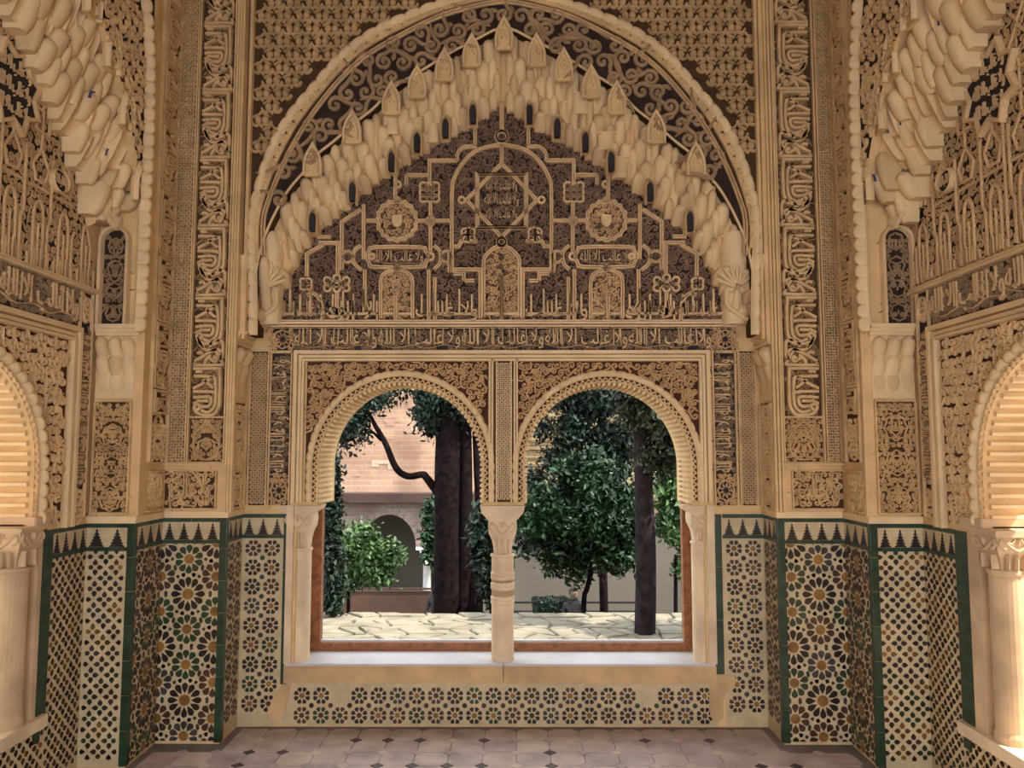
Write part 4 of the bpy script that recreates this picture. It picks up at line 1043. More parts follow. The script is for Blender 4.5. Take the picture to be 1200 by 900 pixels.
for s_ in (-1,1):
    q = 0 if s_ < 0 else 1; C_ = corner[s_]; xa, xb, xc = XA[q], XB[q], XC[q]; ew = .032
    fA, fB, fC = SIDE[s_]['A'], SIDE[s_]['B'], SIDE[s_]['C']
    # reveal of the back bay (faces sideways)
    ua, ub = (YA+ew, D) if s_ < 0 else (-D, -YA-ew)
    dado(C_, fA.mat(), ua, ub, pattern=lambda g,u0,u1,v0,v1: pattern_star8(g,u0,u1,v0,v1,21,ref=((u0+u1)/2-10.7*PX, v1-10.9*PX)))
    corner_tiles(C_, fA.mat(), *( (YA-.002, YA+ew) if s_ < 0 else (-YA-ew, -YA+.002)), 0, HD)
    # front of the pier
    ua, ub = (-xb, -xa-ew) if s_ < 0 else (xa+ew, xb)
    ur = PBF.px(220.5,696)[0] if s_ < 0 else PBF.px(960,696)[0]; vr = PBF.px(220.5,696)[1]
    dado(C_, PBF.mat(), ua, ub, pattern=lambda g,u0,u1,v0,v1: pattern_star12(g,u0,u1,v0,v1,ur,vr,3))
    corner_tiles(C_, PBF.mat(), *( (-xa-ew, -xa+.004) if s_ < 0 else (xa-.004, xa+ew)), 0, HD)
    # side of the pier
    ua, ub = (YB+ew, YA) if s_ < 0 else (-YA, -YB-ew)
    dado(C_, fB.mat(), ua, ub, pattern=lambda g,u0,u1,v0,v1: pattern_star12(g,u0,u1,v0,v1,(u0+u1)/2,vr,4))
    corner_tiles(C_, fB.mat(), *( (YB-.002, YB+ew*.8) if s_ < 0 else (-YB-ew*.8, -YB+.002)), 0, HD)
    # reveal of the side bay (faces front)
    ua, ub = (-xc, -xb-ew) if s_ < 0 else (xb+ew, xc)
    dado(C_, PCF.mat(), ua, ub, pattern=lambda g,u0,u1,v0,v1: pattern_flower(g,u0,u1,v0,v1,5))
    corner_tiles(C_, PCF.mat(), *( (-xb-ew, -xb+.004) if s_ < 0 else (xb-.004, xb+ew)), 0, HD)
    # side wall beside its window
    ug0, ug1 = (fC.px(46,700)[0], fC.px(58,700)[0]) if s_ < 0 else (fC.px(1123,700)[0], fC.px(1138,700)[0])
    ua, ub = (ug1, YB) if s_ < 0 else (-YB, ug0)
    W_ = side_wall[s_]
    dado(W_, I4, ua, ub, pattern=lambda g,u0,u1,v0,v1: pattern_flower(g,u0,u1,v0,v1,8))
    lo_ = SIDEWIN[s_][5]-.02
    corner_tiles(W_, I4, ug0 if s_ < 0 else ug0, ug0+.045 if s_ < 0 else ug1-.045, lo_-.1, HD, .28)
    corner_tiles(W_, I4, (ug0+.045 if s_ < 0 else ug1-.045), ug1, lo_, HD, .28)
    # below the side sill
    uc, a_, vc, hv, vs, vsill, uj = SIDEWIN[s_]
    u2, u3 = (uc-a_-.1, ua) if s_ < 0 else (ub, uc+a_+.1)
    dado(W_, I4, u2, u3, 0, vsill-.06, frieze=False, pattern=lambda g,u0,u1,v0,v1: pattern_flower(g,max(u0,u1-.4) if s_ < 0 else u0,u1 if s_ < 0 else min(u1,u0+.4),v0,v1,9))
    mb = MB(); mb.prism(rect(u2,u3-.02 if s_ < 0 else u3,vsill-.055,vsill), -.5, .03); mb.build('side_sill', 'marble', W_)
# ------------------------------------------------------------------ inscription of the piers
MOTTO_STROKES = [ # one repeat of the great vertical inscription, drawn in a 315 x 625 field (reads upward)
 [(5,425),(250,425),(285,400),(292,140),(270,62),(215,18),(85,28),(40,62),(32,95),(62,115),(90,88),(60,60)],
 [(15,360),(205,352),(243,320),(250,145),(225,72),(165,42),(100,62)],
 [(10,250),(120,300),(215,352)], [(120,330),(180,285),(225,255)], [(10,225),(210,222),(238,205)],
 [(15,172),(175,178),(205,152),(195,112),(165,92),(95,97)], [(85,140),(175,142)], [(15,118),(60,135),(82,155)],
 [(5,455),(280,458),(308,478),(245,572),(212,588),(15,490)], [(12,460),(30,480)],
 [(45,705),(85,622),(145,588),(262,592),(290,560),(296,500)], [(175,612),(188,650),(225,672),(295,670),(312,622),(306,520)],
 [(210,500),(232,530),(250,510),(235,488),(200,500),(170,520)], [(45,655),(85,640),(110,610)], [(35,395),(60,402),(100,396)], [(120,470),(150,520),(190,545)], [(40,560),(80,570),(105,545)]]
def great_band(mb, u0, u1, v0, v1, period, h, w, mirror=False, phase=0.):
    n = 0; v = v0 - phase*period
    while v < v1:
        for st_ in MOTTO_STROKES:
            P = cr(np.array(st_, float), 3 if len(st_) > 2 else 1); X, Y = P[:,0]/315, P[:,1]/625
            if mirror: X, Y = 1-X, Y
            Q = np.c_[u0+(u1-u0)*X, v+period*Y]
            k = (Q[:,1] > v0) & (Q[:,1] < v1)
            if k.sum() > 1: mb.rib(Q[k], w, h, FLAT, z0=.003)
        v += period
def panel_arabesque(mb, u0, u1, v0, v1, s, h, seed=0):
    "symmetric leafy panel: curls mirrored about the axis with a chain of lobed medallions"
    um = (u0+u1)/2; tmp = MB(); W2 = (u1-u0)/2
    med = np.arange(v0+W2*.75, v1-W2*.4, W2*1.75)
    def ins(x, y):
        r = rectin(um, u1-s*.25, v0+s*.3, v1-s*.3)(x, y)
        for m_ in med: r &= ~(np.abs(np.hypot(x-um, (y-m_)*.9)-W2*.55) < s*.3)
        return r
    curlfill(tmp, ins, (um, u1, v0, v1), s*.82, h, leaves=.6)
    for v, in ((q,) for q in tmp.v): mb_v = v
    if tmp.n:
        V = np.vstack(tmp.v); mb.add(V, tmp.f); V2 = V.copy(); V2[:,0] = 2*um-V2[:,0]; mb.add(V2, [q[::-1] for q in tmp.f])
    for m_ in med:
        mb.rib([(um+W2*.55*(1+.06*math.cos(8*t))*math.cos(t), m_+W2*.6*(1+.06*math.cos(8*t))*math.sin(t)) for t in np.linspace(0,2*np.pi,41)[:-1]], s*.26, h*1.1, ROUND, True)
        mb.stamp(*LEAF, [(um, m_)], 0, W2*.4, h)
def muq_capital(parent, fm, u0, u1, v0, v1, n=3):
    "small stalactite capital: rows of hanging lobes"
    g = place(None, 'stalactite_capital', parent); g.matrix_local = fm
    W_ = (u1-u0); hh = v1-v0
    mb = MB(); mb.prism(rect(u0,u1,v0,v1), -.01, .004); mb.build('capital_ground', 'stucco_pale', g)
    for j, (f0, f1, dep) in enumerate(((.62,.97,.045),(.36,.70,.028),(.0,.40,.012))):
        k = n if j % 2 == 0 else n
        for i in range(k):
            w = W_/k; u = u0+(i+.5)*w; sc = (w*.98, hh*(f1-f0)*.9, dep)
            o = place(NICHE_D, 'muqarnas_cell', g); o.matrix_local = Matrix.Translation((u, v0+hh*f0+hh*.05, .01*(2-j))) @ Matrix.Diagonal((*sc,1))
    return g
def cornice(parent, fm, u0, u1, v0, v1, d=.045):
    mb = MB(); h = v1-v0
    mb.prism(rect(u0,u1,v0,v0+h*.3), -.01, d*.5); mb.prism(rect(u0,u1,v0+h*.3,v0+h*.62), -.01, d*.75); mb.prism(rect(u0,u1,v0+h*.62,v1), -.01, d)
    o = mb.build('cornice', 'stucco_pale', parent); o.matrix_local = fm; return o
for s_ in (-1,1):
    q = 0 if s_ < 0 else 1; C_ = corner[s_]; xa, xb, xc = XA[q], XB[q], XC[q]
    fA, fB, fC = SIDE[s_]['A'], SIDE[s_]['B'], SIDE[s_]['C']
    # plain strip above the dado, all round the pier
    mb = MB()
    zl0, zl1 = HD, HD+.035
    mb.box((s_*(xa-.012),YA-.012,zl0),(s_*(xb-.012),YA+.02,zl1)); mb.box((s_*(xb-.012),YB-.012,zl0),(s_*(xc),YB+.02,zl1))
    mb.box((s_*(xa-.0115),YA-.0115,zl0),(s_*(xa+.02),D,zl1-.001)); mb.box((s_*(xb-.0115),YB-.0115,zl0),(s_*(xb+.02),YA-.0125,zl1-.001)); mb.build('dado_capping', 'stucco_pale', C_)
    # ---- front face
    P = PBF.px
    X = (lambda x, y=500: P(x, y)[0])
    if s_ < 0: e_in, b0, b1, l0_, l1_ = (265,275), 223, 263, 196, 218
    else: e_in, b0, b1, l0_, l1_ = (905,916), 919, 963, 969, 989
    zc0, zc1 = P(230,600)[1], P(230,549)[1]; zi = P(230,541)[1]; ztop = 5.0
    g = place(None, 'inscription_band', C_); g.matrix_local = PBF.mat()
    mb = MB(); mb.prism(rect(X(b0),X(b1),zi,ztop), 0, .003); mb.build('band_ground', 'ground_brown', g)
    zm = P(240,489)[1]
    mb = MB(); great_band(mb, X(b0)+.012, X(b1)-.012, zm, ztop, .392, .022, .0185, mirror=(s_ > 0)); mb.build('band_lettering', 'stucco_relief', g)
    mb = MB(); curlfill(mb, rectin(X(b0)+.02,X(b1)-.02,zm,ztop), (X(b0),X(b1),zm,ztop), .042, .007, leaves=.5, z0=.002, fat=False); mb.build('band_scrolls', 'scroll_low', g)
    mb = MB(); um = (X(b0)+X(b1))/2; vm = (zi+zm)/2-.01; hw = (X(b1)-X(b0))/2
    L_ = cr([(um,vm+.115),(um-hw*.35,vm+.075),(um-hw*.72,vm+.03),(um-hw*.7,vm-.05),(um-hw*.35,vm-.095),(um,vm-.10)],5); mb.rib(np.vstack([L_, np.c_[2*um-L_[::-1,0], L_[::-1,1]][1:]]), .011, .02, ROUND)
    panel_arabesque(mb, X(b0), X(b1), zi, zm-.006, .036, .016); hrib(mb, zm, X(b0), X(b1), .012, .02); mb.build('band_medallion', 'stucco_relief', g)
    mb = MB(); mb.prism(rect(X(l0_),X(l1_),zi,ztop), 0, .003); o = mb.build('lace_strip', 'ground_brown', C_); o.matrix_local = PBF.mat()
    mb = MB(); lattice(mb, X(l0_)+.006, X(l1_)-.006, zi+.005, ztop, .030, .0125, .012, .003)
    k = MB(); nL = int((ztop-zi)/.045)
    for i in range(nL): mb.stamp(*LEAF, [((X(l0_)+X(l1_))/2, zi+.03+i*.045)], (i%2)*math.pi, .035, .016)
    mb.build('lattice', 'stucco_relief', o)
    mb = MB()
    for x in (b0-1.2,b1+1.2,l0_-1.2,l1_+1.2): vrib(mb, X(x), zi, ztop, 1.8*PX, .022)
    for t in (.2,.55,.9): vrib(mb, X(e_in[0]+(e_in[1]-e_in[0])*t), HD+.03, ztop, 3.2*PX, .016+.01*t)
    hrib(mb, zi-.014, -xb if s_ < 0 else xa, -xa if s_ < 0 else xb, .016, .022); o = mb.build('pier_moulding', 'stucco', C_); o.matrix_local = PBF.mat()
    # cartouche panel over the dado: on the front and folding on to the side
    ua, ub = (X(196), X(256)) if s_ < 0 else (X(926), X(986))
    g = place(None, 'cartouche_panel', C_); g.matrix_local = PBF.mat()
    mb = MB(); mb.prism(rect(ua,ub,zc0+.018,zc1-.012), 0, .003); mb.build('cartouche_ground', 'ground_brown', g)
    mb = MB(); curlfill(mb, rectin(ua+.015,ub-.015,zc0+.03,zc1-.022), (ua,ub,zc0,zc1), .036, .014, leaves=.6); text(mb, ua+.03, ub-.03, zc0+.04, zc1-.03, .022, body='\uFEED\uFEFB \uFECF\uFE8E\uFEDF\uFE90')
    for v in (zc0+.018, zc1-.012): hrib(mb, v, ua, ub, .009, .02)
    for t in ((ub,) if s_ < 0 else (ua,)): vrib(mb, t, zc0+.018, zc1-.012, .009, .02)
    mb.build('cartouche_lettering', 'stucco_relief', g)
    # ---- side face of the pier
    P2 = fB.px; x0, x1 = (174,193) if s_ < 0 else (994,1010)
    ua, ub = sorted((P2(x0,500)[0], P2(x1,500)[0])); lim = (YB+.03, YA-.015) if s_ < 0 else (-YA+.015, -YB-.03); ua, ub = max(ua,lim[0]), min(ub,lim[1])
    g = place(None, 'inscription_band', C_); g.matrix_local = fB.mat()
    mb = MB(); mb.prism(rect(ua,ub,zi,ztop), 0, .003); mb.build('band_ground', 'ground_brown', g)
    mb = MB(); great_band(mb, ua+.01, ub-.01, zi+.24, ztop, .36, .02, .0155, mirror=(s_ < 0), phase=.3); panel_arabesque(mb, ua, ub, zi, zi+.23, .036, .015)
    for u in (ua-.006,ub+.006): vrib(mb, u, zi, ztop, .010, .02)
    mb.build('band_lettering', 'stucco_relief', g)
    mb = MB(); curlfill(mb, rectin(ua+.02,ub-.02,zc0+.03,zc1-.022), (ua,ub,zc0,zc1), .042, .015, leaves=.5)
    for v in (zc0+.018, zc1-.012): hrib(mb, v, ua, ub, .009, .02)
    o = mb.build('cartouche_carving', 'stucco_relief', C_); o.matrix_local = fB.mat()
    mb = MB(); ue = (YB+.012) if s_ < 0 else (-YB-.012); vrib(mb, ue, HD+.03, ztop, .022, .014); o = mb.build('corner_moulding', 'stucco', C_); o.matrix_local = fB.mat()
    # ---- reveal of the back bay: panel, stalactite capital, cornice
    ua, ub = (YA+.035, D-.02) if s_ < 0 else (-D+.02, -YA-.035)
    zA0, zA1, zA2, zA3 = HD+.05, B(300,474)[1], B(300,410)[1], B(300,396)[1]
    mb = MB(); mb.prism(rect(ua,ub,zA0,zA1), 0, .003); o = mb.build('reveal_panel', 'ground_brown', C_); o.matrix_local = fA.mat()
    mb = MB(); panel_arabesque(mb, ua, ub, zA0, zA1, .032, .012); [vrib(mb, u, zA0, zA1, .01, .018) for u in (ua,ub)]; mb.build('panel_carving', 'stucco_relief', o)
    muq_capital(C_, fA.mat(), ua-.01, ub+.01, zA1+.01, zA2, 2); cornice(C_, fA.mat(), ua-.03, ub+.018, zA2, zA3)
    # ---- reveal of the side bay
    P3 = PCF.px; x0, x1 = (110,158) if s_ < 0 else (1027,1074)
    ua, ub = P3(x0,540)[0], P3(x1,540)[0]; lo, hi = (-xc+.006, -xb-.035) if s_ < 0 else (xb+.035, xc-.006); ua, ub = max(ua,lo), min(ub,hi)
    z0_, z1_, z2_, z3_ = HD+.05, P3(130,470)[1], P3(130,394)[1], P3(130,381)[1]
    mb = MB(); mb.prism(rect(ua,ub,z0_,z1_), 0, .003); o = mb.build('reveal_panel', 'ground_brown', C_); o.matrix_local = PCF.mat()
    mb = MB(); panel_arabesque(mb, ua, ub, z0_, z1_, .031, .014); [vrib(mb, u, z0_, z1_, .01, .018) for u in (ua,ub)]; [hrib(mb, v, ua, ub, .012, .02) for v in (z0_,z1_)]; mb.build('panel_carving', 'stucco_relief', o)
    muq_capital(C_, PCF.mat(), ua-.008, ub+.008, z1_+.015, z2_, 3); cornice(C_, PCF.mat(), ua-.02, ub+.03, z2_, z3_)
    # niche panel above the cornice
    x0, x1 = (119,151) if s_ < 0 else (1034,1068); na, nb = P3(x0,330)[0], P3(x1,330)[0]; n0, n1 = z3_, P3(130,268)[1]
    um = (na+nb)/2; hw = (nb-na)/2
    mb = MB(); ar_ = [(um+hw*math.cos(t), n1-hw+hw*math.sin(t)) for t in np.linspace(0,np.pi,13)]; mb.prism([(na,n0),(nb,n0)]+ar_[0:], 0, .003); o = mb.build('niche_panel', 'ground_dark', C_); o.matrix_local = PCF.mat()
    mb = MB(); tmp = MB(); panel_arabesque(tmp, na+.004, nb-.004, n0+.01, n1-hw*.5, .036, .014); V = np.vstack(tmp.v); mb.add(V, tmp.f); mb.build('niche_carving', mat('niche_relief', (.42,.28,.16)), o)
    mb = MB(); mb.rib([(na,n0)]+ar_[::-1]+[(nb,n0)], .022, .05, ROUND); mb.build('niche_rim', 'stucco_pale', o)
# ------------------------------------------------------------------ side walls
SLN = {}
for s_ in (-1,1):
    q = 0 if s_ < 0 else 1; W_ = side_wall[s_]; fB, fC = SIDE[s_]['B'], SIDE[s_]['C']; sg = 1 if s_ < 0 else -1   # u grows away from the camera on the left, towards it on the right
    far = YB*sg
    PC = fC.px
    mir = lambda x: x if s_ < 0 else 1178-x      # the two sides mirror each other in the photo
    uu = lambda x, y=500: PC(mir(x), y)[0]
    ustep = lambda d: far - sg*d                 # d metres towards the camera from the far corner
    dist = lambda x, y=500: (far-uu(x,y))*sg
    uc, a_, vc, hv, vs, vsill, uj = SIDEWIN[s_]
    dj = (far-uj)*sg                              # far jamb of the window
    d_sp = (.004, .055); d_bl = (.062, .172); d_fr = (.178, .25)
    vt1, vt0 = PC(mir(60),329)[1], PC(mir(60),373)[1]       # frieze top and foot
    vfr = PC(mir(60),378)[1]; END = 2.6
    def R(d0, d1): a, b = ustep(d0), ustep(d1); return (min(a,b), max(a,b))
    # speckled strip + vertical inscription
    mb = MB(); u0, u1 = R(*d_sp); mb.prism(rect(u0,u1,HD+.04,vt1), 0, .003); o = mb.build('lace_strip', 'ground_brown', W_)
    mb = MB(); lattice(mb, u0+.004, u1-.004, HD+.05, vt1-.005, .017, .0085, .009, .003); mb.build('lattice', 'stucco_relief', o)
    u0, u1 = R(*d_bl); bd = place(None, 'inscription_band', W_)
    mb = MB(); mb.prism(rect(u0,u1,HD+.04,vt1), 0, .004); mb.build('band_ground', 'ground_black', bd)
    mb = MB(); vk = HD+.2; poem(mb, u0+.006, u1-.006, vk, vt0-.03, .022, rot=1, seed=7); curlfill(mb, rectin(u0+.006,u1-.006,HD+.045,vk-.01), (u0,u1,HD,vk), .034, .016)
    um = (u0+u1)/2; vm = (vt0+vt1)/2; mb.rib([(um+.04*math.cos(t), vm+.062*math.sin(t)) for t in np.linspace(0,2*np.pi,33)[:-1]], .009, .022, ROUND, True); curlfill(mb, rectin(um-.035,um+.035,vm-.055,vm+.055), (um-.05,um+.05,vm-.06,vm+.06), .03, .016)
    for u in (u0,u1): vrib(mb, u, HD+.04, vt1, .008, .02)
    mb.build('band_lettering', 'strap', bd)
    mb = MB(); curlfill(mb, rectin(u0+.01,u1-.01,vk,vt0-.03), (u0,u1,vk,vt0), .032, .012, leaves=.4, z0=.004); mb.build('band_scrolls', mat('side_scroll', (.33,.225,.14)), bd)
    # frieze
    u0, u1 = R(d_bl[1], END); fz = place(None, 'inscription_frieze', W_)
    mb = MB(); mb.prism(rect(u0,u1,vt0,vt1), 0, .004); mb.build('frieze_ground', 'ground_black', fz)
    ua, ub = R(d_bl[1]+.02, 1.4)
    mb = MB(); poem(mb, ua, ub, vt0+.008, vt1-.006, .022, seed=5); mb.build('frieze_lettering', 'strap', fz)
    mb = MB(); curlfill(mb, rectin(ua,ub,vt0+.012,vt1-.008), (ua,ub,vt0,vt1), .034, .012, leaves=.4, z0=.004); mb.build('frieze_scrolls', mat('side_frieze_scroll', (.33,.225,.14)), fz)
    mb = MB(); ua, ub = R(.0, END)
    for dv, w, h in ((.012,.016,.034),(.028,.012,.026)): hrib(mb, vt1+dv, ua, ub, w, h)
    # frame
    for k, w, h in ((0,.030,.030),(.030,.022,.022),(.052,.018,.03)):
        mb.rib([(ustep(d_fr[0]+k), HD+.0),(ustep(d_fr[0]+k), vt0-.022-k),(ustep(END), vt0-.022-k)], w, h, FLAT)
    mb.build('window_frame_moulding', 'stucco_pale', W_)
    # spandrel and archivolt
    ua, ub = R(d_fr[1], 1.9); vtop = vt0-.085; k0 = .07
    uu_ = np.linspace(ua, ub, 90); low = np.array([vc+(hv+.045)*math.sqrt(max(0,1-((x-uc)/(a_+.045))**2)) if abs(x-uc) < a_+.045 else vs for x in uu_])
    spn = place(None, 'window_spandrel', W_)
    mb = MB(); mb.grid(np.stack([np.c_[uu_, low, np.full(90,.003)], np.c_[uu_, np.full(90,vtop), np.full(90,.003)]])); mb.build('spandrel_ground', 'ground_red', spn)
    mb = MB(); curlfill(mb, lambda x, y: rectin(ua+.01,ub-.01,vs,vtop-.01)(x,y) & np.where(y > vc, np.hypot((x-uc)/(a_+k0), (y-vc)/(hv+k0)) > 1, abs(x-uc) > a_+k0), (ua,ub,vs,vtop), .052, .014, leaves=.3, z0=.003, size=.92, fat=False); mb.build('spandrel_scrolls', 'strap', spn)
    t = np.linspace(0, np.pi, 160); ring = lambda k: np.vstack([[(uc-a_-k, vs)], np.c_[uc-(a_+k)*np.cos(t), vc+(hv+k)*np.sin(t)], [(uc+a_+k, vs)]])
    P = resamp(ring(.045), 37); ar = place(None, 'window_archivolt', W_); lm = lobe_mesh('scallop', 'stucco_pale', .066, .055, .034)
    for i in range(36):
        c = (P[i]+P[i+1])/2; d = P[i+1]-P[i]; place(lm, 'scallop', ar, loc=(c[0],c[1],.002), rot=(0,0,math.atan2(d[1],d[0])), scale=(np.hypot(*d)/.06,1,1))
    mb = MB(); qq = resamp(ring(.010), 120); nn = np.gradient(qq, axis=0); nn = np.stack([-nn[:,1], nn[:,0]],1)/np.hypot(*nn.T)[:,None]; mb.rib(qq + nn*(np.where(np.arange(120)%2,1,-1)[:,None])*.006, .010, .016, ROUND); mb.build('zigzag', 'stucco_relief', ar)
    # ribbed intrados
    n = 46; qr = resamp(ring(-.004), n); dq = np.gradient(qr, axis=0); dq /= np.hypot(*dq.T)[:,None]
    for i in range(n):
        mb = MB(); e = dq[i]*.013; no = np.array([dq[i][1], -dq[i][0]]); v = []
        for zz in (-.02,-.46):
            for pt in (qr[i]-e-no*.006, qr[i]+e-no*.006, qr[i]+e*.55+no*.016, qr[i]-e*.55+no*.016): v.append((pt[0], pt[1], zz))
        mb.add(v, [(0,1,2,3),(7,6,5,4),(0,4,5,1),(1,5,6,2),(2,6,7,3),(3,7,4,0)]); mb.build('intrados_rib', 'stucco_pale', ar)
    # ---- great side arch
    MOs = fB.pts([(mir(x),y) for x, y in ((166,225),(158,175),(148,120),(132,60),(110,0))]); MIs = fC.pts([(mir(x),y) for x, y in ((110,335),(104,290),(96,240),(86,200),(67,150),(34,82),(0,5))])
    dmo = (far-MOs[:,0])*sg; dmi = (far-MIs[:,0])*sg
    lo_d, lo_v = np.r_[dmo, dmo[-1]+.35, dmo[-1]+.7], np.r_[MOs[:,1], MOs[-1,1]+.16, MOs[-1,1]+.22]
    li_d, li_v = np.r_[dmi, dmi[-1]+.4], np.r_[MIs[:,1], MIs[-1,1]+.12]
    lo_d, lo_v = np.maximum.accumulate(lo_d+np.arange(len(lo_d))*1e-4), lo_v; li_d = np.maximum.accumulate(li_d+np.arange(len(li_d))*1e-4)
    vo = lambda u: float(np.interp((far-u)*sg, lo_d, lo_v, left=lo_v[0])); vi = lambda u: float(np.interp((far-u)*sg, li_d, li_v, left=vt1+.03))
    Hs = (XC[q]-XB[q])-.03
    # tympanum
    dd_ = np.linspace(.0, 1.5, 90); us_ = np.array([ustep(x) for x in dd_]); vv = np.array([vi(x) for x in us_])
    ty = place(None, 'tympanum', W_); mb = MB(); mb.grid(np.stack([np.c_[us_, np.full(90,vt1+.03), np.full(90,.003)], np.c_[us_, vv+.03, np.full(90,.003)]])); mb.build('tympanum_ground', 'ground_dark', ty)
    tin = lambda x, y: (y > vt1+.045) & (y < np.interp((far-x)*sg, li_d, li_v, left=0)) & ((far-x)*sg < 1.15)
    ub0, ub1 = R(0,1.2); mb = MB(); curlfill(mb, tin, (ub0,ub1,vt1,4.0), .048, .006, leaves=.5, z0=.003, size=.82, fat=False); mb.build('tympanum_scrolls', 'side_relief', ty)
    stp = MB(); vb_ = vt1+.035
    clip = lambda P: [p_ for p_ in P if True]
    def sst(pl, w=.016, prof=GROOVE, smooth=0):
        P = np.array([(ustep(d), vb_+v) for d, v in pl]); P = cr(P, 5) if smooth else P
        k = np.array([p_[1] < vi(p_[0])+.005 for p_ in P])
        if k.sum() > 1: stp.rib(P[k], min(w,.014), .013, FLAT)
    for d0 in np.arange(.07, 1.15, .20):      # bays of interlaced shafts and little arches
        sst([(d0,0),(d0,.20),(d0-.02,.235),(d0-.02,.52)]); sst([(d0+.035,0),(d0+.035,.24),(d0+.07,.30),(d0+.105,.24),(d0+.105,0)], smooth=1); sst([(d0+.07,0),(d0+.07,.20)], .010)
        sst([(d0,.36),(d0+.14,.36)], .011); sst([(d0+.035,.39),(d0+.01,.46),(d0+.07,.54),(d0+.13,.46),(d0+.105,.39),(d0+.035,.39)], .012); sst([(d0+.07,.54),(d0+.07,.75),(d0+.03,.79),(d0+.03,1.1)], .012)
        sst([(d0+.145,.05),(d0+.145,.9)], .012); sst([(d0+.02,.62),(d0+.12,.62),(d0+.12,.72),(d0+.02,.72),(d0+.02,.62)], .010); sst([(d0,.82),(d0+.07,.90),(d0+.14,.82)], .011); sst([(d0,1.0),(d0+.07,.92),(d0+.14,1.0)], .011)
    for d0 in np.arange(.06, 1.2, .05): sst([(d0,0),(d0,.05+.04*abs(math.sin(d0*77)))], .012, FLAT)
    sst([(.03,.012),(1.25,.012)], .012, FLAT)
    stp.build('kufic_strapwork', 'strap', ty)
    if True:     # cursive cartouche
        mb = MB(); d0 = (far-PC(mir(65),212)[0])*sg; um, vm = ustep(d0), PC(mir(65),212)[1]
        mb.prism([(um+.062*math.cos(t), vm+.05*math.sin(t)) for t in np.linspace(0,2*np.pi,25)[:-1]], 0, .02); o = mb.build('cartouche', 'ground_black', ty)
        mb = MB(); mb.rib([(um+.064*math.cos(t), vm+.052*math.sin(t)) for t in np.linspace(0,2*np.pi,33)[:-1]], .013, .036, ROUND, True); text(mb, um-.048, um+.048, vm-.03, vm+.03, .008, z0=.021); mb.build('cartouche_lettering', 'strap', o)
        mb = MB(); um, vm = ustep(d0+.37), vm+.28; Pt = [(um+.19*math.cos(t)*(1 if k%2 else .72), vm+.19*math.sin(t)*(1 if k%2 else .72)) for k, t in enumerate(np.linspace(0,2*np.pi,17)[:-1])]
        mb.prism(Pt, 0, .02); o = mb.build('star_panel', 'ground_black', ty)
        mb = MB(); mb.rib(Pt, .018, .036, FLAT, True)
        for j in range(3): text(mb, um-.11, um+.11, vm-.13+j*.09, vm-.05+j*.09, .010, z0=.021)
        mb.build('star_lettering', 'strap', o)
    # front wall of the side arch, arabesque field and roll
    dd_ = np.r_[np.linspace(0, 1.6, 90), 5.3]; us_ = np.array([ustep(x) for x in dd_]); lo = np.array([vo(x) for x in us_])+.01
    mB = relS(s_, fB)
    mb = MB(); nn_ = len(us_); mb.grid(np.stack([np.c_[us_, lo, np.zeros(nn_)], np.c_[us_, lo*0+5.1, np.zeros(nn_)]]))
    fc = mb.build('arch_face', 'ground_dark', W_, mB)
    mb = MB(); mb.grid(np.stack([np.c_[us_, lo-.002, np.full(nn_,-(XC[q]-XB[q]))], np.c_[us_, lo-.002, np.zeros(nn_)]])); mb.build('arch_soffit', 'stucco', fc)
    RL = cr(fB.pts([(mir(x),y) for x, y in ((160,388),(163,340),(165,300),(168,220),(171,150),(172,75),(168,5))]), 10); dR = RL[-1]-RL[-8]; RL = np.vstack([RL, [RL[-1]+dR/np.hypot(*dR)*.3]])
    o_ = np.argsort(RL[:,1]); 
    mb = MB(); fld = lambda x, y: (y > np.array([vo(t) for t in np.ravel(x)]).reshape(np.shape(x))-.02) & ((far-x)*sg > (far-np.interp(y, RL[o_,1], RL[o_,0]))*sg+.04) & ((far-x)*sg < .95) & (y < 4.5)
    curlfill(mb, fld, (*R(0,1.0),2.4,4.6), .064, .016, leaves=.5, z0=.0, size=.74, fat=False); mb.build('arabesque_scrolls', 'stucco_relief', fc)
    P = resamp(RL, 30); av = place(None, 'scalloped_archivolt', fc)
    for i in range(29):
        c = (P[i]+P[i+1])/2; d = P[i+1]-P[i]; place(lob, 'scallop', av, loc=(c[0],c[1],.004), rot=(0,0,math.atan2(d[1],d[0])), scale=(np.hypot(*d)/.058,1.1,1.3))
    # corner colonnette
    r = .02; v0_, v1_ = PCF.px(160 if s_ < 0 else 1020,383)[1], PCF.px(160,218)[1]; mb = MB(); mb.lathe([(r*1.3,0),(r*1.3,.03),(r,.05),(r,v1_-v0_-.12),(r*1.1,v1_-v0_-.11),(r*1.1,v1_-v0_-.10),(r*.95,v1_-v0_-.09),(r*1.35,v1_-v0_-.02),(r*1.35,v1_-v0_)], seg=14)
    o = mb.build('colonnette', 'stucco_pale', W_, smooth=False); o.matrix_local = SIDE[s_]['C'].mat().inverted() @ Matrix.Translation((s_*(XB[q]+.012), YB-.02, v0_))
    # muqarnas
    mq = place(None, 'muqarnas_arch', W_)
    mb = MB(); us2 = np.array([ustep(x) for x in np.linspace(.14,1.5,80)]); mb.grid(np.stack([np.c_[us2, np.array([vi(x) for x in us2])-.005, np.full(80,.004)], np.c_[us2, np.array([vi(x) for x in us2])+.02, np.full(80,Hs*.25)], np.c_[us2, np.array([vo(x) for x in us2])+.02, np.full(80,Hs*.6)]])); mb.build('vault_ground', 'stucco', mq)
    ul = []; d = .03; k = 0
    while d < 1.15:
        w = (.070,.052,.078,.050)[k % 4]; ul.append((ustep(d+w/2), w)); d += w; k += 1
    zN = PCF.px(130,258)[1]; vi2 = lambda u: max(vi(u), zN) if (far-u)*sg < .16 else vi(u)
